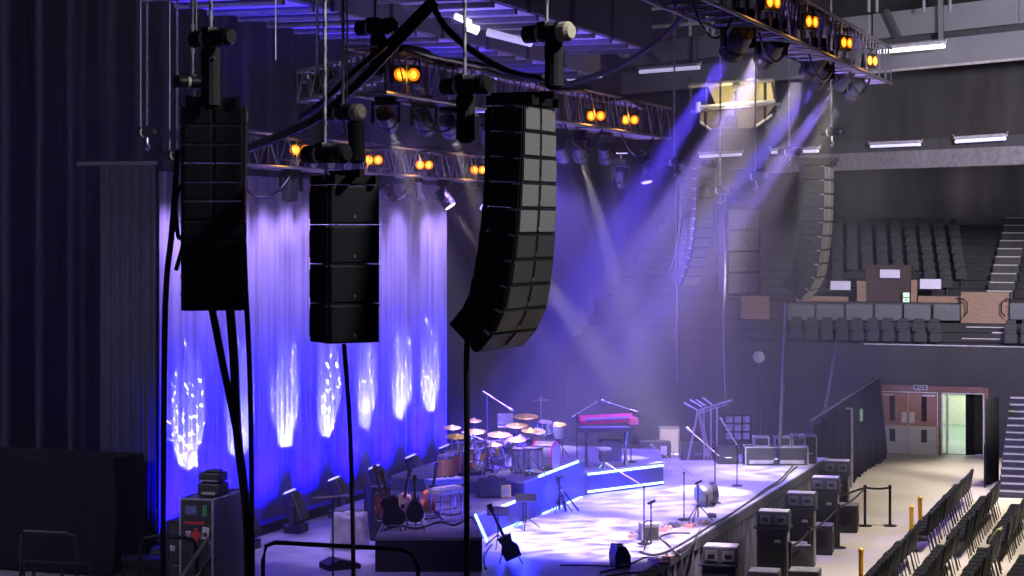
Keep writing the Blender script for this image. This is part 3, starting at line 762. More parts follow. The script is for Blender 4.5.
def beam(px, py, X, target, label, energy, col, angle=10, lens=LENSW, s=1.0, blend=.6):
    p = onx(px, py, X)
    q = place_head(p, target, lens, label, s)
    big = X > -8
    if energy: BEAMS.append(light('SPOT', 'beam_light', q + (Vector(target) - q).normalized() * (.06 if big else .03), target, energy, col, .11 if big else .06, angle, blend))
WH = (1, .92, .86); WV = (.80, .72, 1); VI = (.62, .52, 1); BL = (.10, .06, 1.0); PU = (.32, .22, 1)
beam(386, 118, -12.3, onz(506, 450, SZ), 'moving head under the middle truss beside the diagonal cable loom', 22680, WH, 7)
beam(424, 121, -12.3, onz(560, 470, SZ), 'orange edged moving head under the middle truss, second from the cable loom', 0, WH, 6, LENSD)
beam(449, 125, -12.3, onz(566, 450, SZ), 'moving head under the middle truss just left of the grey hoist', 22680, WH, 7)
beam(489, 132, -12.3, onz(560, 480, SZ), 'moving head half hidden behind the nearest line array', 0, WH, 6, LENSD)
beam(561, 150, -12.3, onz(668, 450, SZ), 'lilac moving head right of the nearest line array', 17639, VI, 7, LENSB)
beam(579, 150, -12.3, onz(668, 450, SZ), 'pink edged moving head with white beam right of the nearest line array', 40320, WH, 7)
beam(605, 152, -12.3, onz(668, 450, SZ), 'moving head near the far end of the middle truss', 12600, WH, 6)
beam(621, 176, -13.2, onz(668, 450, SZ), 'lowest white beamed moving head at the far end of the middle truss', 3150, WH, 7)
beam(645, 172, -13.4, onz(700, 470, SZ), 'blue tinted moving head furthest along the middle truss', 0, BL, 7, LENSB)
beam(291, 187, -17.2, (-18, 37, 2), 'moving head against the curtain left of the subwoofer hang', 0, WH, 7, LENSD)
beam(385, 193, -17.2, (-14, 47, 2), 'moving head just right of the subwoofer hang under the back truss', 0, WH, 7, LENSD)
beam(414, 194, -17.2, (-13, 49, 2), 'bright nosed moving head under the back truss, left of a similar one', 0, WH, 7, LENSW)
beam(444, 197, -17.2, onz(640, 480, SZ), 'bright nosed moving head at the right edge of the curtain', 13000, WH, 8)
beam(479, 199, -17.2, onz(705, 490, SZ), 'lilac moving head at the far end of the back truss', 30000, WH, 10, LENSB)
for (x, y, tx, ty, e) in ((-14.6, 34, -12.4, 35, 900), (-16.2, 37, -14.5, 40, 900), (-12.6, 46, -10, 44, 1200), (-16.4, 45, -15, 46, 900)):  # added spots tinting the trusses violet from below, no fixtures modelled
    light('SPOT', 'added_uplight', (x, y, 2.8), (tx, ty, 10), e, (.42, .22, 1), .3, 62, 1)
beam(738, 41, -7.2, (-16.0, 42, SZ), 'big moving head on the front truss with saturated blue beam, nearest the top edge', 319334, BL, 8, LENSB, 1.25)
beam(771, 49, -7.2, (-16.0, 45, SZ), 'big moving head on the front truss, second from the top edge', 296524, PU, 8, LENSB, 1.25)
beam(815, 64, -7.2, (-16.0, 47.5, SZ), 'big moving head on the front truss, third from the top edge', 42576, WV, 8, LENSW, 1.2)
beam(822, 74, -7.2, (-16.3, 49, SZ), 'moving head with pink rimmed lens on the front truss', 273714, BL, 8, LENSW, 1.1)
beam(844, 78, -7.2, (-16.1, 51, SZ), 'moving head on the front truss, second from its far end', 273714, PU, 8, LENSW, 1.0)
beam(855, 88, -7.2, (-15.9, 53, SZ), 'moving head at the far end of the front truss', 34593, WV, 8, LENSW, 1.0)

# added spots tinting the catwalk undersides, no fixtures there
for y, e in ((34.5, 500), (39, 600), (44, 600), (50, 400)):
    light('SPOT', 'added_uplight', (-17.3, y, 9.9), (-17.35, y + .2, 11.8), e, (.06, .03, 1), .2, 105, .7)
for y, e in ((37, 220), (43, 260)):
    light('SPOT', 'added_uplight', (-13.7, y, 10.6), (-13.75, y + .2, 11.8), e, (.16, .11, 1), .2, 140, 1)
# wide violet wash from the middle and back trusses
for y, e in ((36, 4500), (41, 6500), (45, 8000)):
    light('SPOT', 'wash_light', (-11.6, y, 9.3), (-12.2, y + 1.0, SZ), e, (.15, .085, 1), .25, 66, 1)
for y, e in ((47, 8500), (51, 6500)):
    light('SPOT', 'wash_light', (-16.5, y - 1, 8.6), (-12.0, y + 3, 3), e, (.25, .17, 1), .25, 95, 1)
def gobo2(l):
    l.use_nodes = True; nt = l.node_tree; em = nt.nodes['Emission']
    tc = nt.nodes.new('ShaderNodeTexCoord'); mp = nt.nodes.new('ShaderNodeMapping'); mp.inputs['Scale'].default_value = (12, 26, 12); mp.inputs['Location'].default_value = (random.random() * 9, 0, 0)
    nt.links.new(tc.outputs['Normal'], mp.inputs['Vector'])
    nz = nt.nodes.new('ShaderNodeTexNoise'); nz.inputs['Scale'].default_value = 1.6; nz.inputs['Detail'].default_value = 1; nt.links.new(mp.outputs['Vector'], nz.inputs['Vector'])
    rp = nt.nodes.new('ShaderNodeMapRange'); rp.inputs['From Min'].default_value = .36; rp.inputs['From Max'].default_value = .64; rp.inputs['To Min'].default_value = .25; rp.inputs['To Max'].default_value = 1.9
    nt.links.new(nz.outputs['Fac'], rp.inputs['Value']); nt.links.new(rp.outputs['Result'], em.inputs['Strength'])
light('SPOT', 'wash_light', (-11.5, 27.5, 9.5), (-15.0, 33.2, SZ), 1500, (.30, .2, 1), .2, 42, .9)
# white front light on the stage floor
for (x, y, tx, ty, e, a) in ((-7.4, 34.5, -10.7, 36.8, 24000, 34), (-7.4, 38.5, -10.9, 42.0, 11000, 28), (-7.4, 42, -10.2, 48.0, 12000, 20)):
    light('SPOT', 'front_light', (x, y, 10.6), (tx, ty, SZ), e, (.96, .78, 1) if ty < 45 else (1, .93, .66), .1, a, .8, gobo2)
light('SPOT', 'front_light', (-13.2, 33, 9.6), (-14.6, 34.4, SZ), 2600, (.45, .32, 1), .15, 40, .8, gobo2)
light('SPOT', 'front_light', (-13.2, 39.5, 9.6), (-14.2, 40.3, SZ + .8), 3000, (1, .80, .9), .15, 26, .8)

# ------------------------------------------------------------------ curtain and its lights
def cu(u, v):
    y = 32.3 + 14.6 * u
    a = .03
    return (-18 + a * math.sin(y * 9.2 + .7 * math.sin(y * 1.3)) + .03 * math.sin(y * 19 + 1.5 * math.sin(y * 2.1)) + .012 * math.sin(y * 41 + 2), y + .05 * math.sin(y * 4.6), SZ + .03 + 6.95 * v)
o = MB().grid(900, 4, cu).build('curtain', CURT, smooth=True, thick=.01)
tag(o, 'tall white pleated backdrop curtain lit lavender above and deep blue below', 'curtain')
o = thing('side_drape', 'dark leg drape hanging left of the white curtain', 'drape', (-18.4, 32.0, SZ))
def lg(u, v): return (-.62 + 1.12 * u, .03 * math.sin(u * 34), .03 + 7.05 * v)
MB().grid(120, 1, lg).build('cloth', mat('navy_black_drape', (.03, .03, .045), .9, var=.2), o, smooth=True, thick=.02)
MB().tube([(-1.1, 0, 7.12), (.55, 0, 7.12)], .04).build('pipe', ALU, o)
def gobo(l):
    l.use_nodes = True; nt = l.node_tree; em = nt.nodes['Emission']
    tc = nt.nodes.new('ShaderNodeTexCoord'); sp = nt.nodes.new('ShaderNodeSeparateXYZ'); nt.links.new(tc.outputs['Normal'], sp.inputs[0])
    dv = []
    for ax in ('X', 'Y'):
        d = nt.nodes.new('ShaderNodeMath'); d.operation = 'DIVIDE'; nt.links.new(sp.outputs[ax], d.inputs[0]); nt.links.new(sp.outputs['Z'], d.inputs[1]); dv.append(d)
    ml = nt.nodes.new('ShaderNodeMath'); ml.operation = 'MULTIPLY'; ml.inputs[1].default_value = 1.7; nt.links.new(dv[1].outputs[0], ml.inputs[0])
    cb = nt.nodes.new('ShaderNodeCombineXYZ'); nt.links.new(dv[0].outputs[0], cb.inputs[0]); nt.links.new(ml.outputs[0], cb.inputs[1])
    cb.inputs[2].default_value = random.random() * 5
    vo = nt.nodes.new('ShaderNodeTexVoronoi'); vo.inputs['Scale'].default_value = 15; nt.links.new(cb.outputs[0], vo.inputs['Vector'])
    rp = nt.nodes.new('ShaderNodeMapRange'); rp.inputs['From Min'].default_value = .17; rp.inputs['From Max'].default_value = .25
    rp.inputs['To Min'].default_value = 13; rp.inputs['To Max'].default_value = .25
    nt.links.new(vo.outputs['Distance'], rp.inputs['Value']); nt.links.new(rp.outputs['Result'], em.inputs['Strength'])
FX = [(33.4), (35.5), (37.6), (39.7), (41.8), (43.9), (45.8)]
def floor_light():
    t = thing('floor_light', '', 'stage light', (0, 0, 0), 0, 'floor lights along the curtain')
    MB().box((0, 0, .09), (.36, .42, .18), bev=.03).build('base', BLACKM, t)
    y = MB()
    for s in (-1, 1): y.box((0, s * .2, .36), (.12, .05, .42), bev=.02)
    y.build('yoke', BLACKM, t)
    h = MB().box((0, 0, .02), (.26, .33, .62), rot=Euler((0, R(-24), 0)).to_matrix(), bev=.05).build('head', BLACKM, t, loc=(0, 0, .48))
    MB().lathe([(.13, .0), (.12, .02)], (-.14, 0, .31), Euler((0, R(-24), 0)).to_matrix(), 14).build('lens', LENSB, h)
    return t
f0 = None
for i, y in enumerate(FX):
    lb = '%s slanted black floor light along the curtain base, counted from the flight case' % ORD[i]
    if f0 is None: f0 = floor_light(); o = f0
    else: o = copy_tree(f0)
    o.location = (-16.75, y, SZ); o['label'] = lb
    q = Vector((-16.95, y, SZ + .90))
    el = R(48)
    light('SPOT', 'gobo_light', q, q + Vector((-math.cos(el), 0, math.sin(el))), 330, (.86, .82, .95), .003, 46, .25, gobo)
    q2 = Vector((-16.9, y + 1.05, SZ + .30))
    light('SPOT', 'cyc_light', q2, (-18, y + 1.05, SZ + 1.3), 2600, (.002, .0003, 1), .1, 84, .9)
light('SPOT', 'cyc_light', (-16.95, 32.6, SZ + .3), (-18, 32.6, SZ + 1.3), 2600, (.002, .0003, 1), .1, 84, .9)
for i in range(15):
    y = 32.6 + 1.0 * i
    light('SPOT', 'curtain_wash', (-16.6, y, 8.75), (-18, y, 6.9), 330, (.41, .275, 1), .12, 50, 1)
m = MB()
for i in range(7): m.box((-17.35, 33.6 + 2.05 * i, SZ + .1), (.3, 1.98, .2), bev=.015)
tag(m.build('cable_trunking', BLACKM), 'long low black trunking along the foot of the curtain', 'trunking')
# ------------------------------------------------------------------ risers on the stage
def riser(label, loc, poly, h, leds):
    t = thing('stage_riser', label, 'riser', (loc[0], loc[1], SZ), 0, 'risers on the stage')
    P = [(x - loc[0], y - loc[1]) for x, y in poly]
    MB().prism(P, .01, h - .05).build('fascia', BLACK if 'guitars' in label else RISER, t)
    MB().prism(P, h - .05, h).build('deck', mat('riser_deck', (.16, .155, .175), .45, var=.2, scale=2), t)
    for a, b, m in leds:
        MB().bar(Vector(a) - t.location, Vector(b) - t.location, .035, .045).build('led_strip', m, t)
    return t
A0 = (-13.05, 35.4); B0_ = (-11.8, 32.5); C0 = (-13.55, 31.9)
def onface(p, q, px, z, off=.03):         # point of the vertical face p-q met by picture column px
    k = (px - 512) / F; v = Vector((CT * k - ST, ST * k + CT))
    p = Vector(p); q = Vector(q); e = q - p
    den = v.x * (-e.y) + v.y * e.x
    u = (v.x * p.y - v.y * p.x) / (v.y * e.x - v.x * e.y) if abs(v.y * e.x - v.x * e.y) > 1e-9 else 0
    n = Vector((e.y, -e.x)).normalized()
    r = p + e * max(0, min(1, u)) + n * off
    return Vector((r.x, r.y, z))
nA, nB = Vector((-13.0, 35.35)), Vector((-11.76, 32.55))
riser('low riser with dark front nearest the camera, carrying guitars', (-14.5, 33.5), [B0_, A0, (-14.7, 35.4), C0], .60,
      [((nA.x + .03, nA.y, 2.14), (nB.x + .03, nB.y, 2.14), LEDM)])
XF = -13.0
def ly(px, py): return onx(px, py, XF + .03).y
def seg(px0, py0, px1, py1, m=LEDM):
    return (onx(px0, py0, XF + .03), onx(px1, py1, XF + .03), m)
riser('low stepped riser section between the near riser and the drum riser', (-14.8, 36.9), [(XF - .02, 35.45), (XF - .02, 38.25), (-15.9, 38.25), (-15.9, 35.45)], .52,
      [seg(502.5, 506.5, 516, 501), seg(503.5, 530, 509.5, 527.5), seg(511, 526.8, 516, 524.7), seg(517.5, 523.8, 520.5, 522.5)])
riser('drum riser fronted with blue lit panels and white strips', (-14.8, 40.4), [(XF, 38.3), (XF, 42.5), (-15.9, 42.5), (-15.9, 38.3)], .82,
      [seg(539, 476.5, 578, 461.5), seg(542.5, 514.5, 549.5, 511.3), seg(551.5, 510.4, 561, 506.2), seg(567, 503.6, 581.5, 497.4)])
kA, kB = Vector((XF, 42.52)), Vector((-11.8, 44.75))
def kf(u, z): r = kA.lerp(kB, u); n = Vector((kB - kA).yx).normalized(); return (r.x + .035 * n.x, r.y - .035 * n.y, z)
riser('angled keyboard riser with two long white light strips', (-14.2, 44.5), [tuple(kA), tuple(kB), (-12.6, 47.4), (-15.9, 47.4), (-15.9, 42.52)], .52,
      [(kf(.02, 2.06), kf(.98, 2.06), LEDM), (kf(.02, 1.67), kf(.98, 1.67), LEDM)])
for a, b, e in (((-12.6, 40.4, 1.9), 0, 150), ((-12.0, 43.3, 1.9), 0, 150), ((-12.5, 36.9, 1.85), 0, 100), ((-11.8, 34.2, 1.9), 0, 90)):
    light('POINT', 'riser_glow', a, None, e, (.012, .02, 1), .3)

# ------------------------------------------------------------------ instruments
def rp(px, z, d): v = at(px, HZ, d); return Vector((v.x, v.y, z))
def onr(px, py, z): return onz(px, py, z)
TOC = -PI / 2 + TH                     # heading towards the camera
def stand_legs(t, r, h, m=CHROME, n=3, rot=.4, name='leg'):
    for i in range(n):
        a = rot + 2 * PI * i / n
        MB().tube([(r * math.cos(a), r * math.sin(a), .012), (0, 0, h)], .012, 5).build(name, m, t)
def cymbal_stand(label, px, py, d, zb, r, tilt=8, m=GOLD):
    r *= .88; p = at(px, py, d); t = thing('cymbal_stand', label, 'cymbal', (p.x, p.y, zb), 0, 'cymbals of the drum kit'); h = p.z - zb
    MB().tube([(0, 0, .1), (0, 0, h + .08)], .012, 6).build('pole', CHROME, t)
    stand_legs(t, .28, .42, rot=random.random() * 2)
    MB().lathe([(.01, .05), (.04, .045), (.055, .018), (r * .6, .008), (r, -.012), (r, -.018), (.05, .004), (.01, .03)], (0, 0, h), Euler((R(tilt), R(tilt * .5), 0)).to_matrix(), 28).build('cymbal', m, t, smooth=True)
DZ = SZ + .82
CY = [(474, 420, 44, .21, 'small brass splash cymbal high above another on one pole side, left of the kit'), (475, 431, 43.2, .27, 'brass cymbal just below the small splash cymbal'), (452, 427, 43, .22, 'brass cymbal at the far left of the percussion'),
      (456, 436, 42, .26, 'brass crash cymbal over the congas'), (499, 434, 43, .30, 'wide brass cymbal under the pale rack panel'), (526, 416, 44, .31, 'bright yellow brass cymbal highest right of the rack panel'), (517, 425, 43.5, .28, 'bright brass cymbal second from the top on the right'),
      (530, 430, 43, .22, 'small brass cymbal over the floor toms'), (494, 444, 42, .2, 'small brass hi-hat cymbal near the snare'), (516, 439, 42.5, .25, 'brass cymbal in the centre of the kit'), (557, 424, 44.5, .24, 'pinkish cymbal at the right edge of the kit')]
for px, py, d, r, lb in CY: cymbal_stand(lb, px, py, d, DZ if px > 470 else SZ + .52, r)
cymbal_stand('flat pale cymbal on a tall pole at the back of the kit', 541, 399.5, 45, DZ, .22, 0, CHROME)
def drum(name, label, px, py, d, r, h, shell, axis='z', tilt=0, zb=None, legs=True, hoop=CHROME, cat='drum', rz=0):
    p = at(px, py, d); zb = DZ if zb is None else zb
    t = thing(name, label, cat, (p.x, p.y, zb), rz, 'drums of the kit'); zc = p.z - zb
    if axis == 'x': rot = Euler((0, R(90), 0)).to_matrix()
    else: rot = Euler((R(tilt), R(tilt * .6), 0)).to_matrix()
    MB().lathe([(r, -h / 2), (r, h / 2)], (0, 0, zc), rot, 24).build('shell', shell, t, smooth=False)
    MB().lathe([(r * .97, h / 2 - .01), (r * .97, h / 2 + .012)], (0, 0, zc), rot, 24).build('drumhead', HEADW, t)
    hp = MB()
    for s in (-1, 1): hp.lathe([(r * .985, s * (h / 2) - .018), (r + .018, s * (h / 2) - .018), (r + .018, s * (h / 2) + .018), (r * .985, s * (h / 2) + .018)], (0, 0, zc), rot, 24, loop=True)
    hp.build('hoop', hoop, t)
    lg = MB()
    for i in range(8):
        a = 2 * PI * i / 8; q = Vector((math.cos(a) * (r + .012), math.sin(a) * (r + .012), 0)); M = rot
        lg.cyl(Vector((0, 0, zc)) + M @ (q + Vector((0, 0, -h / 2))), Vector((0, 0, zc)) + M @ (q + Vector((0, 0, h / 2))), .009, seg=5)
    lg.build('lug', CHROME, t)
    if legs:
        for i in range(3):
            a = .5 + 2 * PI * i / 3; q = (math.cos(a) * r * .95, math.sin(a) * r * .95)
            MB().tube([(q[0] * 1.15, q[1] * 1.15, .01), (q[0] * 1.06, q[1] * 1.06, max(.15, zc))], .012, 5).build('leg', CHROME, t)
    return t
drum('bass_drum', 'bass drum with magenta hoop and white front skin at the right of the kit', 546, 456, 42.6, .31, .42, SHELLW, 'x', hoop=PINK, legs=False, rz=R(1))
drum('bass_drum', 'second silver bass drum lying in the centre of the kit', 507, 457, 43.2, .28, .45, SHELLW, 'x', legs=False, rz=R(-30))
drum('floor_tom', 'silver floor tom in front of the kit centre', 522, 459, 41.8, .21, .42, SHELLW)
drum('rack_tom', 'silver rack tom tilted over the right bass drum', 538, 437, 43, .17, .24, SHELLW, tilt=18)
drum('rack_tom', 'silver rack tom tilted over the centre bass drum', 524, 442, 43, .15, .22, SHELLW, tilt=18)
drum('rack_tom', 'small silver rack tom left of the centre bass drum', 506, 441, 43, .14, .2, SHELLW, tilt=14)
drum('snare_drum', 'shallow snare drum at the left of the kit', 490, 452, 42.6, .18, .15, SHELLW)
drum('floor_tom', 'silver floor tom beside the magenta hooped drum', 533, 458, 41.6, .2, .4, SHELLW)
drum('rack_tom', 'chrome timbale high on the right of the kit', 545, 427, 44, .17, .2, CHROME, tilt=10)
drum('rack_tom', 'second chrome timbale right of the first', 554, 431, 44.4, .18, .2, CHROME, tilt=10)
for i, (px, py, d) in enumerate(((445, 462, 40.8), (452, 458, 41.4), (467, 452, 42))):
    p = at(px, py, d); t = thing('conga_drum', '%s honey coloured conga drum from the left behind the pedal steel' % ORD[i], 'drum', (p.x, p.y, SZ + .52), 0, 'conga drums')
    MB().lathe([(.11, .02), (.15, .25), (.17, .5), (.15, .74), (.14, .78)], (0, 0, 0), seg=20).build('shell', CONGA, t, smooth=True)
    MB().lathe([(.14, .77), (.145, .80), (.01, .805)], (0, 0, 0), seg=20).build('drumhead', HEADW, t)
    MB().lathe([(.15, .71), (.16, .72), (.16, .76), (.15, .77)], seg=20, loop=True).build('hoop', CHROME, t)
# percussion rack: chrome pipes with small percussion
t = thing('percussion_rack', 'chrome pipe rack tangled with stands left of the drum kit', 'rack', at(478, 480, 41.5)); t.location.z = SZ + .52
m = MB()
random.seed(11)
for i in range(7):
    a = at(462 + i * 5.2, 478, 41.6 + .2 * (i % 3)); b = at(458 + i * 6.2 + random.uniform(-6, 6), 432 + random.uniform(-6, 10), 41.8)
    m.tube([(a.x, a.y, SZ + .54), b], .014, 5)
wb(m, 'upright', CHROME, t)
m = MB()
for y0, y1 in ((452, 446), (463, 458), (443, 440)): m.tube([at(455, y0, 41.7), at(505, y1, 42)], .014, 5)
wb(m, 'crossbar', CHROME, t)
for i in range(6):
    c = at(460 + i * 7.5, 446 + random.uniform(-5, 12), 41.5)
    wb(MB().lathe([(.045, -.07), (.06, .07), (.02, .075)], c, seg=12), 'small_bell', GOLD if i % 2 else CHROME, t)
# tripod hardware in front of the kit
for i, (px, py, d, h) in enumerate(((487, 474, 41.6, .62), (512, 474, 41.4, .62), (529, 470, 41.2, .55), (501, 474, 42.2, .62))):
    p = at(px, py, d); t = thing('tripod_stand', '%s low chrome tripod from the left at the drum kit front' % ORD[i], 'stand', (p.x, p.y, DZ), 0, 'drum hardware tripods')
    stand_legs(t, .36, h * .8, rot=.6 + i); MB().tube([(0, 0, .05), (0, 0, h)], .014).build('pole', CHROME, t)
    MB().box((0, 0, h), (.12, .08, .03)).build('clamp', CHROME, t)
# pale rack panel
p = at(505.5, 419, 44); t = thing('music_stand', 'pale square rack panel on a pole above the drum kit', 'stand', (p.x, p.y, DZ), TH)
MB().box((0, 0, p.z - DZ), (.35, .03, .24), bev=.01).build('desk', mat('pale_lilac_desk', (.55, .5, .55), .5), t); MB().box((0, -.04, p.z - DZ - .16), (.33, .10, .03)).build('lip', mat('pale_lilac_desk', (.5, .5, .5)), t)
MB().tube([(0, .03, 0), (0, .03, p.z - DZ)], .014).build('pole', CHROME, t); stand_legs(t, .25, .3)
# throne
p = at(520, 462, 44.6); t = thing('drum_throne', 'round black drum stool behind the kit', 'stool', (p.x, p.y, DZ))
MB().lathe([(.05, .44), (.17, .45), (.18, .5), (.14, .53), (.02, .535)], seg=20).build('seat', CASEB, t); MB().tube([(0, 0, .1), (0, 0, .45)], .02).build('pole', CHROME, t); stand_legs(t, .25, .25)

# boom microphones
def boom_mic(label, base, top, e0, e1, d=None, zb=SZ, m=BLACKM, mm=mat('lit_boom_tube', (.62, .52, .46), .45), group='boom microphones'):  # boom colour holds the orange-white light falling on it
    b = onz(base[0], base[1], zb) if d is None else at(base[0], base[1], d)
    dd = proj(b)[2]; b.z = zb
    tp = at(top[0], top[1], dd); tp.x, tp.y = b.x, b.y
    t = thing('microphone_stand', label, 'microphone', b, 0, group)
    MB().tube([(0, 0, .02), (0, 0, tp.z - zb)], .014).build('pole', m, t)
    MB().lathe([(.13, 0), (.13, .02), (.03, .04)], seg=16).build('base', m, t)
    A = at(e0[0], e0[1], dd) - b; B = at(e1[0], e1[1], dd + .15) - b
    MB().tube([A, A.lerp(B, .82)], .011).build('boom', mm, t)
    MB().lathe([(.016, 0), (.02, .14), (.03, .17), (.028, .22), (.01, .24)], A.lerp(B, .8), (B - A).to_track_quat('Z', 'Y').to_matrix(), 10).build('microphone', mat('mic_grille', (.5, .48, .5), .3, .6), t)
    MB().sphere(tp - b, .026).build('clutch', m, t)
    return t
boom_mic('microphone on a long boom nearest the stage front, by the small grey amplifier', (644, 544), (644, 487), (645, 487), (608, 465))
boom_mic('microphone on a long orange lit boom in the middle of the stage front', (684, 520), (683, 473), (692, 475), (651, 445))
boom_mic('microphone on a long boom above the round fan', (715, 503), (714, 453), (719, 456), (688, 429))
boom_mic('pink lit boom microphone furthest along the stage', (737, 486), (737, 446), (739, 448), (722, 421))
boom_mic('tall thin boom microphone at the left of the drum kit', (487, 470), (486, 396), (483, 391), (509, 408), zb=DZ)
boom_mic('boom microphone at the left of the red keyboard', (577, 466), (577, 415), (572, 417), (593, 404), zb=SZ + .52)
boom_mic('boom microphone at the right of the red keyboard', (631, 462), (631, 410), (638, 412), (604, 401), zb=SZ + .52)
boom_mic('straight boom microphone across the bare floor left of the covered amplifier', (333, 585), (331, 500), (313, 498), (342, 496))
boom_mic('long boom microphone leaning across the congas', (488, 482), (474, 438), (462, 432), (490, 442), zb=SZ + .52)
def tripod(label, base, top, w=.3, head=True):
    b = onz(base[0], base[1], SZ); d = proj(b)[2]; tp = at(top[0], top[1], d); h = tp.z - SZ
    t = thing('microphone_stand', label, 'microphone', b, 0, 'short tripod stands'); MB().tube([(0, 0, .08), (0, 0, h)], .014).build('pole', BLACKM, t)
    stand_legs(t, w, .34, BLACKM)
    MB().cyl((-.06, 0, h - .02), (.08, 0, h + .05), .025, seg=8).build('microphone', BLACKM, t)
tripod('short tripod microphone stand beside the small grey amplifier', (651, 548), (652, 503), .34)
tripod('short tripod stand before the round fan', (698, 521), (698, 483), .30)
tripod('tripod stand leaning before the blue drum riser', (560, 512), (556, 478), .26)
def leaner(label, p0, p1, z1, w=.22):
    a = onz(p0[0], p0[1], SZ); d = proj(a)[2]; b = at(p1[0], p1[1], d + .3)
    t = thing('folded_stand', label, 'stand', a); rel = b - a
    MB().bar((0, 0, .02), rel, .05, .03).build('tube', BLACKM, t); MB().bar((.25, .1, .02), rel * .75, .03, .03).build('leg', BLACKM, t)
    MB().bar((-.2, .15, .02), rel * .75, .03, .03).build('leg', BLACKM, t); MB().sphere(rel * .55, .07).build('clamp', mat('bluish_clamp', (.2, .25, .4), .4), t)
leaner('dark folded stand leaning on the drum riser front', (566, 512), (557, 476), 2.3)
# guitar shapes
def guitar(label, base, d, zb, lean, rz, top, side, s=1.0, teardrop=False, L=1.0, yaw=0):
    p = at(base[0], base[1], d); t = thing('mandolin' if teardrop else 'guitar', label, 'guitar', (p.x, p.y, zb), rz, 'string instruments on the near riser')
    if teardrop: out = [(0, -.22), (.09, -.2), (.15, -.12), (.16, -.02), (.12, .09), (.06, .17), (.025, .24)]
    else: out = [(0, -.25), (.12, -.245), (.185, -.18), (.19, -.08), (.15, .0), (.125, .05), (.14, .12), (.145, .19), (.09, .245), (.03, .25)]
    poly = [(x * s, y * s) for x, y in out] + [(-x * s, y * s) for x, y in out[::-1] if x > 0]
    Rm = Euler((R(90), R(lean), 0)).to_matrix().to_4x4()
    M = Matrix.Translation((0, 0, .34)) @ Euler((R(12), R(lean), 0)).to_matrix().to_4x4() @ Matrix.Rotation(R(90), 4, 'X')
    MB().prism(poly, -.05, .05, M).build('body', side, t)
    MB().prism([(x * .93, y * .93) for x, y in poly], .05, .056, M).build('top', top, t)
    n = MB(); y0 = .2 * s
    n.prism([(-.025, y0), (.025, y0), (.022, y0 + .42 * L), (-.022, y0 + .42 * L)], .04, .075, M); n.build('neck', WOODDK, t)
    MB().prism([(-.03, y0 + .42 * L), (.03, y0 + .42 * L), (.045, y0 + .57 * L), (0, y0 + .6 * L), (-.045, y0 + .57 * L)], .035, .06, M).build('headstock', WOODDK, t)
    MB().cyl(M @ Vector((0, .02, .054)), M @ Vector((0, .02, .060)), .045 * s, seg=16).build('sound_hole', BLACK, t)
    MB().prism([(-.06 * s, -.12 * s), (.06 * s, -.12 * s), (.06 * s, -.10 * s), (-.06 * s, -.10 * s)], .054, .068, M).build('bridge', WOODDK, t)
    q = MB()
    for a in (-1, 1): q.tube([(a * .18, -.22, .012), (a * .06, .02, .28), (a * .06, .05, .6)], .012)
    q.tube([(0, .28, .012), (0, .05, .6)], .012); q.tube([(-.12, -.14, .10), (.12, -.14, .10)], .012); q.build('stand', BLACKM, t)
NZ = SZ + .60
guitar('black guitar with dark body leaning left, foremost on the near riser', (392, 528), 35.4, NZ, -14, TH, BLACK, BLACK, 1.12)
guitar('pale pink edged guitar just behind the black guitar', (404, 520), 36.0, NZ, 18, TH - .4, WOODP, WOODP, .95)
guitar('black teardrop mandolin upright on its stand', (415, 527), 35.5, NZ, 0, TH, BLACK, BLACK, 1.0, True, .8)
guitar('orange topped guitar right of the black mandolin', (428, 516), 36.6, NZ, 4, TH + .7, WOODO, WOODO, .85)
guitar('dark guitar in the shadow behind the foremost black guitar, neck up to the left', (384, 517), 36.2, NZ, -12, TH, mat('brown_red_guitar', (.22, .05, .03), .35), BLACK, .95)
# pedal steel and small keyboard
def table_instr(label, name, cat, px, py, d, zb, W, D, H, rz, body, topm, keys):
    p = at(px, py, d); t = thing(name, label, cat, (p.x, p.y, zb), rz)
    MB().box((0, 0, H - .05), (W, D, .10), bev=.015).build('body', body, t)
    MB().box((0, -.02, H + .012), (W * .92, D * .6, .025)).build('keybed' if keys else 'neck', topm, t)
    if keys:
        k = MB(); n = int(W / .045)
        for i in range(n):
            if i % 7 not in (2, 6): k.box((-W * .44 + i * W * .88 / n, .02, H + .03), (.018, D * .28, .02))
        k.build('black_key', BLACK, t)
    for sx in (-1, 1):
        for sy in (-1, 1): MB().tube([(sx * W * .46, sy * D * .42, 0.01), (sx * W * .44, sy * D * .38, H - .08)], .014).build('leg', CHROME, t)
    MB().tube([(-W * .44, 0, .22), (W * .44, 0, .22)], .012).build('crossbar', CHROME, t)
    return t
table_instr('pale silver pedal steel guitar on thin legs on the near riser', 'pedal_steel', 'guitar', 446, 524, 36.4, NZ, .62, .32, .62, TH + .85, mat('pale_steel_guitar', (.6, .58, .6), .3, .3), KEYW, False)
table_instr('flat blue lit keyboard behind the pedal steel guitar', 'small_keyboard', 'keyboard', 444, 510, 38.0, SZ + .52, .66, .36, .66, TH + .5, mat('blue_keyboard_case', (.10, .12, .45), .4), KEYW, True)
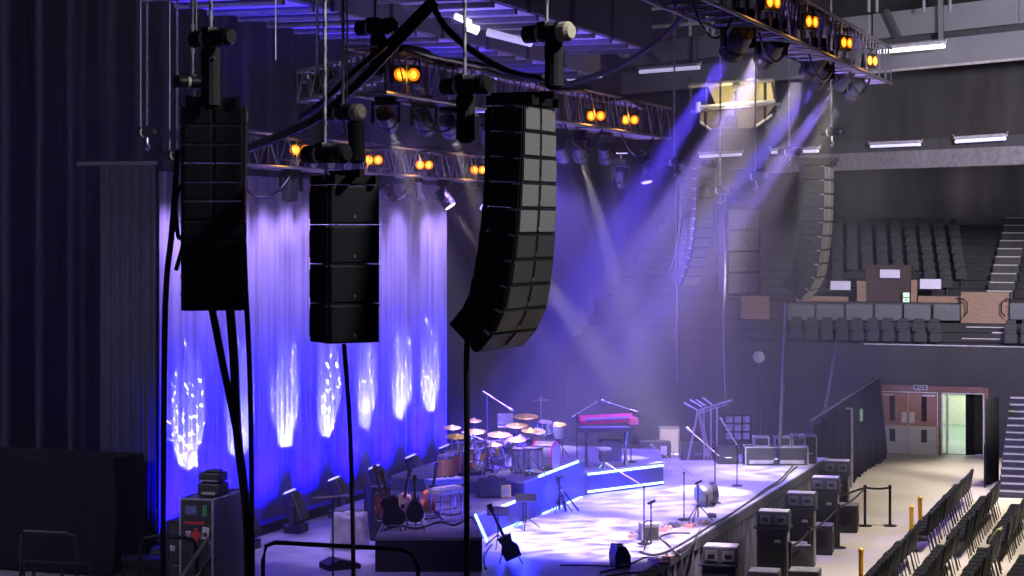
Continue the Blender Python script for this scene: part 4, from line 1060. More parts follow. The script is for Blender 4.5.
# red keyboard rig on its riser
p = onz(606, 466, SZ + .52); t = thing('stage_keyboard', 'red keyboard over a second keyboard on a stand with cross legs', 'keyboard', (p.x, p.y, SZ + .52), TH + .10)
MB().box((.02, .12, 1.06), (1.24, .36, .10), bev=.02, rot=Euler((R(16), R(-2), 0)).to_matrix()).build('upper_case', REDK, t)
MB().box((.02, -.02, 1.08), (1.0, .10, .03), rot=Euler((R(16), R(-2), 0)).to_matrix()).build('upper_keys', mat('lilac_keys', (.25, .22, .32), .4), t)
MB().box((.62, .02, 1.02), (.20, .36, .15), bev=.02).build('end_cheek', mat('salmon_cheek', (.85, .16, .18), .4), t)
MB().box((-.04, -.04, .84), (1.30, .38, .10), bev=.015).build('lower_case', CASEB, t); MB().box((-.06, -.16, .9), (1.15, .14, .03)).build('lower_keys', mat('lilac_keys', (.3, .3, .3)), t)
for s in (-1, 1):
    MB().bar((s * .45, -.2, .01), (s * .45, .2, .82), .04, .05).build('leg', CASEB, t); MB().bar((s * .45, .2, .01), (s * .45, -.2, .82), .04, .05).build('leg', CASEB, t)
MB().box((.1, .02, .36), (.5, .3, .5), bev=.03).build('rack_unit', CASEB, t)
MB().box((0, -.03, .82), (1.0, .05, .04)).build('crossbar', CHROME, t)
p = onz(590, 470, SZ + .52); t = thing('keyboard_stool', 'round pale topped stool under the red keyboard', 'stool', (p.x + .35, p.y - .1, SZ + .52))
MB().lathe([(.1, .46), (.17, .47), (.17, .52), (.05, .54)], seg=18).build('seat', COVERG, t); MB().tube([(0, 0, .05), (0, 0, .46)], .02).build('pole', CHROME, t); stand_legs(t, .22, .2)

# things along the stage front
p = onz(620, 566, SZ); t = thing('monitor_wedge', 'small black wedge monitor alone near the stage front', 'loudspeaker', p, TH + R(14))
Mx = Matrix.Rotation(R(90), 4, 'X') @ Matrix.Identity(4)
MB().prism([(-.13, 0), (.13, 0), (.14, .2), (.05, .36), (-.1, .38), (-.15, .2)], -.20, .20, Mx).build('cabinet', CABINET, t)
MB().box((0, -.205, .17), (.2, .012, .24), bev=.004).build('grille', GRILLE, t); MB().box((0, -.215, .06), (.18, .012, .03)).build('pale_strip', SILVER, t); MB().box((.0, 0, .38), (.10, .04, .03)).build('handle', CHROME, t)
p = onz(649, 540, SZ); t = thing('guitar_amplifier', 'small grey amplifier behind the nearest boom microphone', 'amplifier', p, TH + .2)
MB().box((0, 0, .17), (.36, .26, .33), bev=.02).build('cabinet', COVERG, t); MB().box((0, -.134, .14), (.3, .012, .22)).build('grille', GRILLE, t); MB().box((0, -.134, .29), (.3, .012, .05)).build('panel', SILVER, t); MB().tube([(-.08, 0, .33), (-.05, 0, .37), (.05, 0, .37), (.08, 0, .33)], .012).build('handle', BLACKM, t)
p = onz(707, 506, SZ); t = thing('stage_fan', 'round silver stage fan with dark open mouth', 'fan', p, TH + .35)
rx = Euler((0, R(90), 0)).to_matrix()
MB().lathe([(.19, -.20), (.21, -.18), (.21, .06)], (-.02, 0, .26), rx, 24).build('drum_body', mat('silver_grey_shell', (.32, .33, .40), .35, .6), t, smooth=True)
MB().lathe([(.21, .06), (.26, .16), (.25, .18), (.05, .10)], (-.02, 0, .26), rx, 24).build('mouth', BLACK, t)
m = MB()
for i in range(5): m.box((-.02 + .12, .1 * math.cos(i * 1.257), .26 + .1 * math.sin(i * 1.257)), (.015, .05, .18), rot=Euler((i * 1.257, 0, 0)).to_matrix())
m.build('blade', BLACKM, t)
for s in (-1, 1): MB().bar((-.1, s * .2, .01), (-.1, s * .22, .26), .03, .04).build('foot', BLACKM, t)
# pedalboards
random.seed(5)
for i, (px, py) in enumerate(((633, 537), (641, 534), (653, 532), (660, 531), (667, 529), (674, 527), (680, 526), (690, 527), (704, 524), (712, 517), (655, 562), (662, 565), (668, 559))):
    p = onz(px, py, SZ); lb = '%s little effect pedal from the left along the stage front' % ORD[i]
    t = thing('effect_pedal', lb, 'pedal', p, random.uniform(-1, 1), 'effect pedals along the stage front')
    c = [(.5, .35, .25), (.12, .11, .14), (.42, .38, .44), (.6, .25, .22)][i % 4]
    MB().box((0, 0, .035), (.17, .24, .07), bev=.012).build('case', mat('pedal_case_%s' % 'abcd'[i % 4], c, .4), t); MB().cyl((0, -.07, .07), (0, -.07, .09), .025, seg=10).build('switch', CHROME, t)
    MB().cyl((-.04, .06, .07), (-.04, .06, .085), .018, seg=8).build('knob', BLACKM, t)
RC = mat('stage_cable_grey', (.03, .03, .035), .5)
def fcable(label, pts, r=.018, z=SZ, m=None):
    P = [onz(x, y, z) + Vector((0, 0, r)) for x, y in pts]; cable(label, P, r, m or RC, 'floor_cable')
fcable('long black cable snaking along the stage edge from the road cases to the fan', [(793, 466), (786, 474), (778, 482), (765, 490), (752, 500), (738, 510), (722, 520), (708, 528), (700, 534)], .018)
fcable('second black cable following the stage edge from the road cases', [(797, 467), (789, 474), (782, 482), (770, 489), (758, 497), (744, 506), (730, 516), (716, 527)], .016)
fcable('black cable lying from the fan back to the small amplifier', [(704, 531), (690, 540), (676, 548), (664, 554), (652, 556), (640, 553)], .022)
fcable('black cable curling around the effect pedals', [(700, 530), (692, 545), (680, 556), (668, 545), (660, 538), (672, 534), (690, 534)], .016)
fcable('cable loop before the nearest microphone', [(600, 573), (615, 570), (632, 564), (648, 558), (660, 566), (650, 572), (628, 574), (606, 577)], .016)
fcable('black cable from the wedge monitor across the stage to the frame edge', [(560, 566), (585, 566), (610, 567), (624, 567)], .014)
fcable('cables on the near riser around the guitar stands', [(384, 531), (400, 527), (418, 529), (440, 523), (455, 526), (470, 518), (476, 524)], .02, NZ)
fcable('second cable tangle on the near riser by the pedal steel', [(425, 520), (440, 517), (432, 512), (450, 516), (466, 512), (472, 507)], .018, NZ)
fcable('blue lit cable dropping down beside the near riser front', [(486, 570), (484, 560), (487, 552), (492, 546)], .02)
# music stands near the drum riser
def music_stand(label, px, py, ptop, tilt=30):
    b = onz(px, py, SZ); d = proj(b)[2]; h = at(px, ptop, d).z - SZ
    t = thing('music_stand', label, 'stand', b, TH, 'music stands by the drum riser')
    MB().box((0, 0, h), (.42, .03, .26), rot=Euler((R(-62), 0, 0)).to_matrix(), bev=.008).build('desk', BLACKM, t); MB().tube([(0, 0, .2), (0, 0, h)], .016).build('pole', BLACKM, t); stand_legs(t, .3, .25, BLACKM)
music_stand('black music stand left of the blue drum riser strips', 526, 529, 498)
music_stand('black music stand at the corner of the near riser', 498, 548, 511)
p = onz(514, 563, SZ); t = thing('guitar', 'dark guitar leaning on a stand in front of the near riser', 'guitar', p, TH)
mm = Matrix.Translation((-.1, 0, .3)) @ Euler((R(10), R(-24), 0)).to_matrix().to_4x4() @ Matrix.Rotation(R(90), 4, 'X')
MB().prism([(-.15, -.24), (.15, -.24), (.16, -.05), (.1, .06), (.13, .2), (-.13, .2), (-.1, .06), (-.16, -.05)], -.04, .04, mm).build('body', BLACK, t)
MB().prism([(-.025, .2), (.025, .2), (.022, .72), (-.022, .72)], .02, .05, mm).build('neck', WOODDK, t); MB().prism([(-.03, .72), (.03, .72), (.05, .86), (-.05, .86)], .015, .04, mm).build('headstock', WOODDK, t)
m = MB(); m.tube([(-.25, -.1, .01), (-.15, .1, .5)], .012); m.tube([(.15, -.1, .01), (-.15, .1, .5)], .012); m.tube([(-.1, .35, .01), (-.15, .1, .5)], .012); m.build('stand', BLACKM, t)

# amplifiers and boxes
def box_case(name, label, cat, loc, rz, size, body, sidem=None, edge=SILVER, group=None, handles=True, latch=True, wheels=False):
    t = thing(name, label, cat, loc, rz, group); w, d, h = size; z0 = .12 if wheels else 0.0
    MB().box((0, 0, z0 + h / 2), (w, d, h), bev=.012).build('body', body, t)
    if sidem: MB().box((w / 2 + .004, 0, z0 + h / 2), (.008, d - .05, h - .05)).build('side_panel', sidem, t)
    e = MB()
    for sx in (-1, 1):
        for sy in (-1, 1): e.box((sx * (w / 2), sy * (d / 2), z0 + h / 2), (.03, .03, h))
        for sz in (0, 1): e.box((sx * w / 2, 0, z0 + sz * h), (.03, d, .03))
    for sy in (-1, 1):
        for sz in (0, 1): e.box((0, sy * d / 2, z0 + sz * h), (w, .03, .03))
    e.build('edge', edge, t)
    if latch:
        for s in (-1, 1): MB().box((s * w * .25, -d / 2 - .012, z0 + h * .62), (.09, .02, .09), bev=.006).build('latch', STEEL, t)
    if handles: MB().tube([(-.08, -d / 2 - .005, z0 + h * .4), (-.07, -d / 2 - .04, z0 + h * .38), (.07, -d / 2 - .04, z0 + h * .38), (.08, -d / 2 - .005, z0 + h * .4)], .01).build('handle', STEEL, t)
    if wheels:
        for sx in (-1, 1):
            for sy in (-1, 1): MB().cyl((sx * w * .4 - .02, sy * d * .4, .05), (sx * w * .4 + .02, sy * d * .4, .05), .05, seg=12).build('caster', BLACK, t)
    return t
# tall flight case with red cross
fc = box_case('flight_case', 'tall black flight case with a red cross and stickers at the lower left', 'case', onz(213, 592, SZ), R(3), (.56, 1.25, 1.48), CASEB, CASEL, wheels=True)
fx = -.625 - .012
MB().box((-.03, fx, 1.22), (.34, .01, .045)).build('red_bar', REDP, fc)
m = MB(); m.box((.0, fx, 1.03), (.21, .01, .075)); m.box((.0, fx - .001, 1.03), (.075, .01, .21)); m.build('red_cross', REDP, fc)
MB().box((.16, fx, 1.06), (.12, .01, .20), rot=Euler((0, R(8), 0)).to_matrix()).build('white_label', WHITEP, fc); MB().box((.165, fx - .007, 1.04), (.05, .006, .05)).build('label_print', BLACK, fc)
MB().box((.15, fx, 1.42), (.08, .01, .18)).build('green_sticker', GREENP, fc); MB().box((-.09, fx, 1.42), (.2, .01, .14)).build('blue_sticker', mat('blue_grey_sticker', (.10, .13, .3), .5), fc)
for i, (dx, dz) in enumerate(((.12, .18), (-.2, .18))): MB().box((dx, fx, dz), (.13, .012, .10), bev=.006).build('corner_plate', STEEL, fc)
p = fc.location + Vector((.0, -.2, 1.60))
t = thing('amplifier_stack', 'two dark amplifier heads stacked on top of the tall flight case', 'amplifier', p, R(3))
MB().box((.06, .1, .11), (.40, .36, .2), bev=.03).build('lower_head', BLACK, t); MB().box((.05, .12, .30), (.38, .34, .16), bev=.03).build('upper_head', BLACK, t); MB().box((.08, .1, .40), (.22, .2, .04), bev=.012).build('top_box', CASEB, t)
MB().box((.06, -.086, .05), (.24, .01, .05)).build('pale_label', COVERG, t); MB().box((.05, -.056, .25), (.3, .01, .02)).build('trim_line', SILVER, t)
box_case('flight_case', 'dark half hidden case left of the tall flight case', 'case', onz(195, 594, SZ) + Vector((-.35, .5, 0)), R(3), (.4, .9, 1.15), BLACK, None, BLACKM)
# covered monitor desk and amplifier left of the guitars
p = onz(349, 548, SZ); t = thing('covered_amplifier', 'amplifier under a crumpled grey cloth left of the guitars', 'amplifier', p, TH)
m = MB()
def cv(u, v):
    a = 2 * PI * u; rr = (.28 + .03 * math.sin(a * 7) * (1 - v) + .02 * math.sin(a * 3 + 1)); k = max(abs(math.cos(a)), abs(math.sin(a))) ** .7
    top = v > .75
    s = 1 if not top else (1 - v) / .25
    return (math.cos(a) * rr / k * (1.08 - .1 * v) * s * 1.1, math.sin(a) * rr / k * s, .02 + .62 * min(1, v / .75) + .03 * math.sin(a * 5) * v)
m.grid(64, 12, cv).build('cloth', COVERG, t, smooth=True)
MB().box((0, 0, .27), (.46, .42, .5)).build('cabinet', BLACK, t)
box_case('amplifier_rack', 'upright blue lit rack right of the covered amplifier', 'amplifier', onz(371, 541, SZ) + Vector((0, .3, 0)), TH + R(20), (.34, .5, 1.0), CASEB, CASEL, BLACKM)
p = onz(340, 568, SZ); t = thing('monitor_wedge', 'flat black wedge on the bare floor behind the railing', 'loudspeaker', p, TH + .5)
MB().prism([(-.3, 0), (.3, 0), (.3, .08), (-.1, .18), (-.3, .10)], -.22, .22, Mx).build('cabinet', CABINET, t); MB().box((.1, 0, .135), (.36, .36, .012), rot=Euler((0, R(14), 0)).to_matrix()).build('grille', GRILLE, t)
for i, (px, py, lb) in enumerate(((492, 497, 'dark amplifier with rounded top standing on the low riser section'), (470, 489, 'black case on the riser behind the percussion'))):
    p = onz(px, py, SZ + .52); t = thing('guitar_amplifier', lb, 'amplifier', p, TH + .3 * i); MB().box((0, 0, .19), (.6, .36, .38), bev=.05).build('cabinet', CASEB, t); MB().box((0, -.184, .17), (.5, .01, .26)).build('grille', GRILLE, t); MB().tube([(-.1, 0, .37), (-.06, 0, .42), (.06, 0, .42), (.1, 0, .37)], .014).build('handle', BLACKM, t)
p = onz(506, 498, SZ + .52); t = thing('guitar_amplifier', 'small cream fronted amplifier beside the dark amplifier', 'amplifier', p, TH); MB().box((0, 0, .13), (.2, .18, .26), bev=.02).build('cabinet', mat('ochre_cloth', (.5, .36, .12), .7), t); MB().box((0, -.095, .12), (.15, .01, .16)).build('grille', COVERG, t)

# handrails at the near end of the stage
def rail(label, pts, z, d, r=.028, mid=None):
    P = [at(x, y, d) for x, y in pts]; t = thing('handrail', label, 'railing', (P[0].x, P[0].y, SZ))
    wb(MB().tube(P, r, 8), 'top_rail', BLACKM, t)
    m = MB()
    for x in mid or (): a = at(x[0], x[1], d); m.tube([a, (a.x, a.y, SZ)], r * .9)
    if mid: wb(m, 'post', BLACKM, t)
    return t
rail('black handrail with rounded corners across the near stage end, right of the flight case', [(263, 640), (263, 560), (266, 546), (275, 542.5), (340, 546), (400, 549), (412, 554), (418, 566), (419, 640)], 0, 30.5, .035)
rail('small black handrail in front of the dark drapes left of the flight case', [(140, 640), (140, 548), (145, 538), (155, 536), (186, 538), (194, 541), (197, 552), (197, 640)], 0, 30.8, .03)
rail('black handrail at the far lower left', [(20, 640), (21, 536), (24, 531), (66, 533), (74, 537), (77, 550), (77, 640)], 0, 31, .03)
rail('second lower black rail at the far lower left', [(24, 640), (24, 561), (90, 564), (90, 640)], 0, 30.9, .03, [(34, 562), (62, 563)])
t = rail('silver slanting stair rail before the tall flight case', [(172, 590), (208, 538), (210, 545), (210, 556), (196, 578), (180, 600)], 0, 30.2, .028)
for c in t.children: c.data.materials[0] = ALU
# heap of gear between the drapes and the flight case
for i, (px, py, lb, sz, m) in enumerate(((168, 574, 'dark gear box under the small handrail', (.5, .4, .45), CASEB), (150, 588, 'low table top with odds and ends by the dark drapes', (.9, .5, .5), BLACK), (172, 560, 'blue lit box on the stage before the curtain edge', (.4, .35, .3), mat('blue_box', (.08, .08, .2), .4)))):
    box_case('gear_box', lb, 'box', onz(px, py, SZ), TH + .2 * i, sz, m, None, BLACKM, latch=False)
p = onz(133, 565, SZ); t = thing('microphone_stand', 'dark gooseneck lamp stand before the side drape', 'stand', p); d = proj(p)[2]
wb(MB().tube([p, at(134, 545, d), at(132, 535, d), at(125, 524, d)], .016), 'pole', BLACKM, t); wb(MB().cyl(at(124.5, 523, d), at(127, 531, d), .03), 'lamp_head', ALU, t); stand_legs(t, .25, .3, BLACKM)
# draped stack at the far lower left
t = thing('draped_stack', 'large stack under a black cloth at the lower left', 'drape', (-18.9, 30.0, SZ))
def ds(u, v):
    x = -1.9 + 3.25 * u; z = (2.05 + .08 * math.sin(u * 9)) * v
    return (x + .07 * math.sin(v * 3) * (1 if u > .9 else 0), -.08 + .015 * math.sin(u * 40) * (1 - v), max(.02, z))
MB().grid(90, 10, ds).build('cloth', mat('black_cover_cloth', (.008, .007, .012), .95, spec=.1), t, smooth=True, thick=.02)
MB().box((-.3, .62, 1.0), (3.1, 1.2, 1.98), bev=.06).build('stack_body', FABRICB, t)
# road cases and hardware at the far end of the stage
t = box_case('road_case', 'long silver edged road case at the far stage end', 'case', onz(776, 464, SZ) + Vector((0, -.1, 0)), TH, (1.55, .6, .46), CASEB, None, mat('lilac_case_edge', (.42, .4, .52), .4, .5), 'road cases at the far stage end', latch=False)
base = t.location.copy()
for s in (-1, 1): MB().box((s * .38, -.31, .10), (.6, .012, .09)).build('pale_stripe', mat('lilac_case_edge', (.4, .4, .5)), t)
for i, (dx, w, lb) in enumerate(((-.36, .36, 'first open silver framed box on the long road case'), (.16, .38, 'second open silver framed box on the long road case'), (.56, .3, 'third open silver framed box on the long road case, at its right end'))):
    p = base + Vector((CT * dx, ST * dx, .475)); q = thing('framed_box', lb, 'box', p, TH, 'framed boxes on the road case')
    m = MB(); h = .22 + .05 * (i == 2)
    for sx in (-1, 1):
        for sy in (-1, 1): m.box((sx * w / 2, sy * .2, h / 2), (.025, .025, h))
        m.box((sx * w / 2, 0, h), (.025, .42, .025))
    for sy in (-1, 1): m.box((0, sy * .2, h), (w, .025, .025)); m.box((0, sy * .2, .012), (w, .025, .025))
    m.build('frame', mat('lilac_case_edge', (.4, .4, .5)), q); MB().box((0, .02, .09), (w - .04, .36, .16), bev=.01).build('tray', CASEB, q)
for i, (px, py, w, h, lb) in enumerate(((820 - 12, 463, .35, .7, 'upright silver edged case at the corner of the far stage end'), (727, 463, .5, .42, 'dark road case left of the long silver edged one'), (697, 459, .85, .42, 'dark road case with a white label under the pole frame'), (655, 457, .75, .4, 'dark road case furthest left at the far stage end'))):
    t = box_case('road_case', lb, 'case', onz(px, py, SZ), TH, (w, .5, h), CASEB, None, mat('lilac_case_edge', (.4, .4, .5)) if i == 0 else BLACKM, 'road cases at the far stage end', latch=False)
    if i >= 2: MB().box((w * .28, -.262, h * .5), (.16, .012, .22)).build('white_label', WHITEP, t)
p = onz(672, 449, SZ) + Vector((0, 0, 0)); t = box_case('road_case', 'brownish case standing behind the dark road cases', 'case', onz(669, 452, SZ), TH, (.5, .4, .65), mat('brown_case', (.045, .032, .038), .6), None, BLACKM, 'road cases at the far stage end', latch=False)
# pole frame
d = 51.0; b = at(700, 452, d); t = thing('pole_frame', 'pale pole frame with slanting arms behind the far road cases', 'frame', (b.x, b.y, SZ))
m = MB()
for (x0, y0, x1, y1) in ((698, 410, 688, 446), (698, 410, 708, 441), (699, 412, 712, 446)):
    q = at(x1, y1, d); m.tube([at(x0, y0, d), (q.x, q.y, SZ)] if y1 > 440 else [at(x0, y0, d), q], .03)
wb(m, 'leg', mat('pale_pole', (.3, .27, .25), .5), t)
m = MB()
for (x0, y0, x1, y1) in ((697, 411, 732, 400), (699, 413, 728, 404), (697, 410, 684, 403), (702, 407, 690, 400), (706, 406, 696, 400), (712, 405, 703, 398)): m.tube([at(x0, y0, d), at(x1, y1, d + .2)], .025)
wb(m, 'arm', mat('grey_pole', (.34, .32, .36), .5), t)
m = MB()
for x in (704, 711, 717): q = at(x, 408, d); m.tube([q, (q.x, q.y, SZ)], .02)
wb(m, 'thin_post', mat('grey_pole', (.3, .3, .3)), t)
# gridded pale panel
d = 52.5; q = at(737.5, 440, d); t = thing('gridded_panel', 'pale gridded panel standing behind the far stage end', 'panel', (q.x, q.y, 0), TH)
zz = at(737, 440, d).z; zt = at(737, 415, d).z
MB().box((0, 0, (zz + zt) / 2), (.68, .03, zt - zz)).build('sheet', mat('pale_sheet', (.34, .33, .38), .6), t)
m = MB()
for i in range(4): m.box((-.34 + .68 * i / 3, -.02, (zz + zt) / 2), (.04, .04, zt - zz + .06))
for i in range(4): m.box((0, -.02, zz + (zt - zz) * i / 3), (.72, .04, .04))
m.build('grid_bar', BLACKM, t)
MB().tube([(-.34, 0, .0), (-.34, 0, zt)], .03).tube([(.34, 0, 0), (.34, 0, zt)], .03).build('leg', BLACKM, t)

# ------------------------------------------------------------------ subwoofer and front fill stacks along the stage front
SUBK = mat('grey_black_sub', (.035, .035, .04), .5, var=.2, bump=.1, scale=40)
SUBG = mat('sub_mesh', (.022, .022, .026), .5, .2, scale=90, var=.5)
def sub_tower(label, x, y):
    t = thing('subwoofer_tower', label, 'loudspeaker', (x, y, 0), R(4), 'subwoofer towers along the stage front')
    MB().box((0, 0, .65), (.62, .52, 1.30), bev=.015).build('cabinet', SUBK, t)
    MB().box((0, -.265, .60), (.52, .012, 1.1)).build('grille', SUBG, t); MB().box((.316, 0, .65), (.008, .34, 1.2)).build('lit_side_strip', mat('lit_side', (.20, .19, .19), .6), t)  # pale side strip stands for light on the cabinet side
    MB().box((.12, -.275, 1.05), (.13, .01, .06)).build('label_plate', COVERG, t); MB().box((0, 0, 1.31), (.74, .58, .03)).build('top_board', CASEB, t)
    return t
FFM = mat('front_fill_case', (.06, .06, .066), .5, var=.2)
def front_fill(label, x, y):
    t = thing('front_fill_speaker', label, 'loudspeaker', (x, y, 1.326), R(4), 'front fill speakers on the towers')
    MB().box((0.02, 0, .16), (.66, .46, .32), bev=.03).build('cabinet', FFM, t); MB().box((.02, 0, .325), (.6, .42, .012)).build('lit_top_face', mat('lit_top', (.6, .57, .54), .7), t)  # light falling on the top painted as a paler sheet
    for s in (-1, 1): MB().box((.16 * s + .02, -.235, .16), (.22, .012, .2), bev=.01).build('horn', mat('fill_horn', (.17, .165, .16), .5), t)
    MB().box((.35, 0, .16), (.012, .3, .2)).build('grille', GRILLE, t); m = MB()
    for s in (-1, 1): m.box((.16 * s + .02, -.243, .16), (.13, .012, .07), bev=.01)
    m.build('horn_mouth', BLACK, t)
    return t
def low_sub(label, x, y, rz=0.1, s=1.0):
    t = thing('subwoofer', label, 'loudspeaker', (x, y, 0), rz, 'low subwoofers before the towers')
    MB().box((0, 0, .34 * s), (.62 * s, .6 * s, .66 * s), bev=.02).build('cabinet', SUBK, t); MB().box((0, 0, .675 * s), (.58 * s, .56 * s, .008)).build('lit_top_face', mat('lit_sub_top', (.24, .235, .23), .7), t)  # paler top: overhead light put into its colour
    MB().lathe([(.2 * s, 0), (.22 * s, .012), (.15 * s, .03), (.05 * s, .015)], (0, -.302 * s, .34 * s), Euler((R(90), 0, 0)).to_matrix(), 20).build('cone', BLACK, t)
    MB().lathe([(.17 * s, 0), (.19 * s, .012), (.1 * s, .02)], (.312 * s, 0, .34 * s), Euler((0, R(90), 0)).to_matrix(), 20).build('side_port', BLACK, t)
    return t
TW = [(36.4, -8.5, 'nearest the camera at the bottom edge'), (41.2, -8.5, 'second from the bottom edge'), (44.2, -8.5, 'third from the bottom edge'), (47.1, -8.48, 'fourth from the bottom edge'), (50.5, -8.8, 'furthest along the stage front')]
for y, x, lb in TW:
    sub_tower('tall dark subwoofer tower %s' % lb, x, y); front_fill('flat front fill speaker on the tower %s' % lb, x, y)
for y, x, lb, rz in ((39.6, -8.35, 'low subwoofer left of another at the bottom edge', .1), (39.95, -7.6, 'low subwoofer right of another at the bottom edge', .1), (43.1, -8.4, 'slanted low subwoofer before the third tower', .35), (46.1, -8.42, 'low subwoofer before the fourth tower', .1), (49.6, -8.42, 'low subwoofer before the furthest tower', .1)):
    low_sub(lb, x, y, rz)
# belt barrier
def stanchion(label, p):
    t = thing('belt_post', label, 'post', (p.x, p.y, 0), 0, 'belt posts along the stage front')
    MB().lathe([(.18, 0), (.18, .02), (.04, .04)], seg=20).build('base', BLACKM, t); MB().tube([(0, 0, .03), (0, 0, .98)], .035, 10).build('pole', BLACKM, t); MB().lathe([(.04, .94), (.045, 1.02), (.03, 1.04)], seg=12).build('head', BLACKM, t)
SP = [onz(890, 526, 0), onz(865, 526, 0), onz(838.5, 548, 0), onz(809, 575, 0), onz(790, 592, 0)]
for p, lb in zip(SP, ('right end post of the belt barrier on the open floor', 'second belt post from the right on the open floor', 'third belt post from the right, beside the fourth low subwoofer', 'belt post at the bottom edge before the third tower', 'belt post at the bottom edge left of another')): stanchion(lb, p)
for i in range(4):
    a, b = SP[i], SP[i + 1]; pts = catenary((a.x, a.y, .97), (b.x, b.y, .97), .03 if i == 0 else .08); m = MB()
    for j in range(len(pts) - 1): m.bar(pts[j], pts[j + 1], .012, .05)
    tag(m.build('barrier_belt', BLACK), 'black belt stretched between the %s and %s barrier posts from the right' % (ORD[i], ORD[i + 1]), 'belt', 'barrier belts')
a = SP[1]; tag(MB().bar((a.x, a.y, .97), (-8.4, 48.6, 1.0), .012, .05).build('barrier_belt', BLACK), 'black belt running from the open floor posts back towards the furthest tower', 'belt', 'barrier belts')
for px, py, lb in ((920, 540, 'yellow post between the two seat blocks, right of another yellow post'), (911.5, 551, 'yellow post between the two seat blocks, left of another yellow post'), (861, 600, 'yellow post at the bottom edge beside the near seat block')):
    p = onz(px, py, 0); t = thing('yellow_post', lb, 'post', (p.x, p.y, 0), 0, 'yellow belt posts')
    MB().lathe([(.18, 0), (.18, .02), (.05, .04)], seg=20).build('base', BLACKM, t); MB().tube([(0, 0, .03), (0, 0, 1.0)], .05, 12).build('pole', YELLOW, t); MB().lathe([(.055, .96), (.06, 1.03), (.03, 1.06)], seg=14).build('cap', YELLOW, t)

# ------------------------------------------------------------------ chairs on the arena floor, facing the stage (-X)
def chair():
    t = thing('folding_chair', '', 'chair', (0, 0, 0), 0, 'black chairs on the arena floor')
    MB().box((-.02, 0, .44), (.47, .47, .10), bev=.035).build('seat', CHAIRF, t)
    MB().box((.215, 0, .68), (.075, .49, .48), rot=Euler((0, R(10), 0)).to_matrix(), bev=.022).build('backrest', CHAIRF, t)
    for s in (-1, 1):
        MB().tube([(-.23, s * .21, .0), (-.15, s * .21, .42)], .013, 5).build('leg', CHAIRM, t)
        MB().tube([(.27, s * .21, .0), (.16, s * .21, .44), (.22, s * .21, .70)], .013, 5).build('leg', CHAIRM, t)
    MB().tube([(-.2, -.21, .16), (-.2, .21, .16)], .01, 5).build('stretcher', CHAIRM, t)
    return t
ch0 = None
ROWS = [('first', -6.25, 'far', 47.2, 17, 55.7), ('second', -5.33, 'far', 46.6, 14, 53.5), ('third', -4.42, 'far', 46.4, 12, 52.2),
        ('first', -6.3, 'near', 36.4, 18, 45.2), ('second', -5.38, 'near', 36.4, 18, 45.0), ('third', -4.46, 'near', 37.2, 16, 44.9), ('fourth', -3.55, 'near', 39.0, 11, 44.2)]
random.seed(3)
for rn, X, blk, ya, n, yb in ROWS:
    for i in range(n):
        y = ya + (yb - ya) * i / (n - 1)
        lb = '%s black chair from the near end of the %s row from the stage, %s block' % (ORD[i], rn, blk)
        p = (X + random.uniform(-.02, .02) - .0 * i, y, 0)
        if proj((X, y, .8))[0] > 1040 or proj((X, y, .9))[1] > 590: continue
        rz = random.uniform(-.04, .04)
        if ch0 is None: ch0 = chair(); o = ch0; o.location = p; o.rotation_euler = (0, 0, rz); o['label'] = lb
        else: dup(ch0, p, rz, lb)
p = Vector((-6.25, 51.7, .50)); tag(MB().box(p + Vector((-.02, 0, .0)), (.21, .3, .012), rz=.3).build('paper_sheet', WHITEP), 'white paper left on a chair in the first row of the far block', 'paper')
p = Vector((-4.46, 44.9, .50)); t = thing('folded_jacket', 'olive cloth over the end chair of the third row in the near block', 'clothing', p)
MB().grid(12, 8, lambda u, v: (.26 - .26 * u, -.2 + .4 * v, .44 - .30 * u * u + .02 * math.sin(v * 14 + u * 5))).build('cloth', mat('olive_cloth', (.32, .33, .10), .8), t, smooth=True, thick=.015)

# ------------------------------------------------------------------ haze over the stage
hz = MB().box((-13.95, 42.3, 6.95), (13.9, 28.6, 10.6)).build('stage_haze', None or bpy.data.materials.new('thin_stage_haze'))
hz['kind'] = 'stuff'; hz['label'] = 'thin violet haze hanging over the whole stage'; hz['category'] = 'haze'
hm = hz.data.materials[0]; hm.use_nodes = True; nt = hm.node_tree; nt.nodes.clear()
ou = nt.nodes.new('ShaderNodeOutputMaterial'); vs = nt.nodes.new('ShaderNodeVolumeScatter'); nt.links.new(vs.outputs[0], ou.inputs['Volume'])
vs.inputs['Color'].default_value = (.9, .9, .9, 1); vs.inputs['Density'].default_value = .009; vs.inputs['Anisotropy'].default_value = .2

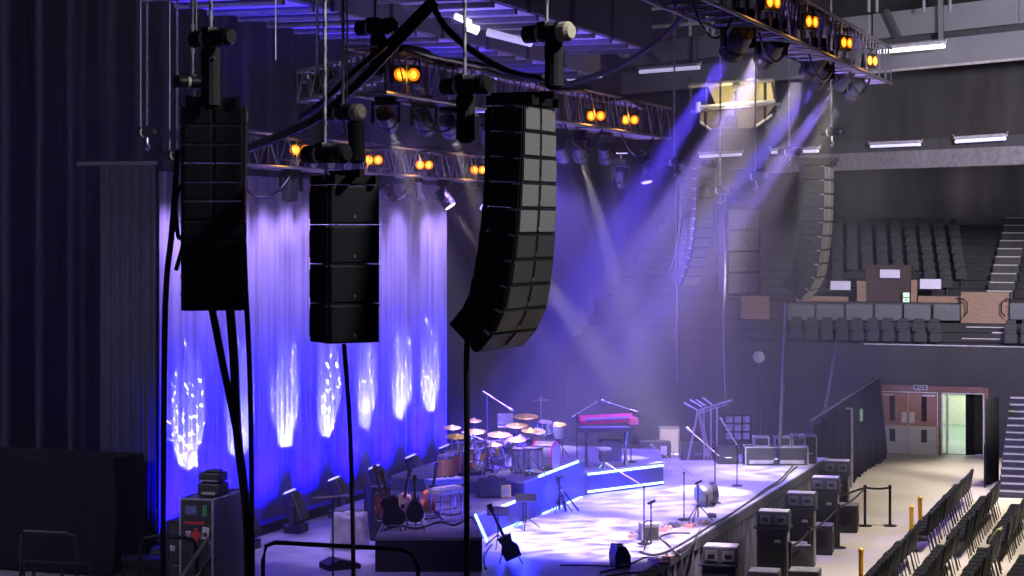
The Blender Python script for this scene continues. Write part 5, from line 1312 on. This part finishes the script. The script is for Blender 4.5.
# ------------------------------------------------------------------ house lights, added fill spots and world
for x, y, e in ((0.5, 50, 19000), (0.5, 60, 19000), (-3, 58, 11000), (0.5, 40, 16000)):
    light('SPOT', 'house_and_fill_light', (x, y, 17.5), (x * .6 - 3.2, y + 1.0, 0), e, (1, .93, .84), .5, 44, .6)
light('SPOT', 'house_and_fill_light', (-3, 36, 11.8), (-9, 74, 7.0), 10000, (.92, .87, 1), 1.0, 62, .8)  # added spot lifting the far seating tier
light('SPOT', 'house_and_fill_light', (1, 40, 12.5), (-4, 68, 11.6), 36000, (.95, .87, .95), 1.0, 50, .8)  # added spot lifting the far upper wall and roof beams
light('SPOT', 'house_and_fill_light', (3.2, 25, 18), (-10, 23.6, 8.2), 9000, (.95, .93, 1), .6, 26, .6)  # added spot brightening the near hanging speakers
for x, y in ((-13, 80.4), (-9, 80.4), (-5, 80.4), (-1, 80.4)):  # added unseen points lifting the dark wall under the balcony
    light('POINT', 'balcony_wall_fill', (x, y, 9.1), None, 90, (.95, .85, .95), .3)
light('SPOT', 'house_and_fill_light', (0.5, 43, 17.5), (-8.4, 44, 1), 10000, (1, .93, .86), .5, 34, .8)  # added spot brightening the speaker tops along the stage front
light('SPOT', 'house_and_fill_light', (-19.4, 9, 10.6), (-21.2, 33, 7), 12000, (.66, .60, 1), .6, 50, .8)  # added spot lifting the dark left drapes, no such fixture
light('SPOT', 'house_and_fill_light', (-4, 12, 17), (-18, 29, 2), 300, (.5, .36, 1), .6, 24, .8)  # weak violet fill added for the cases at lower left
light('POINT', 'platform_lamp', at(735, 95, 62.5), None, 150, (1, .8, .4), .3)
W = bpy.data.worlds.new('world'); S.world = W; W.use_nodes = True
W.node_tree.nodes['Background'].inputs['Color'].default_value = (.30, .27, .65, 1); W.node_tree.nodes['Background'].inputs['Strength'].default_value = .08
vs_ = S.view_settings; vs_.view_transform = 'Standard'; vs_.look = 'None'; vs_.gamma = 1; vs_.use_curve_mapping = False; vs_.exposure = 0
S.cycles.max_bounces = 5; S.cycles.volume_bounces = 0; S.cycles.diffuse_bounces = 2; S.cycles.glossy_bounces = 2
S.cycles.use_denoising = True
S.cycles.sample_clamp_indirect = 4
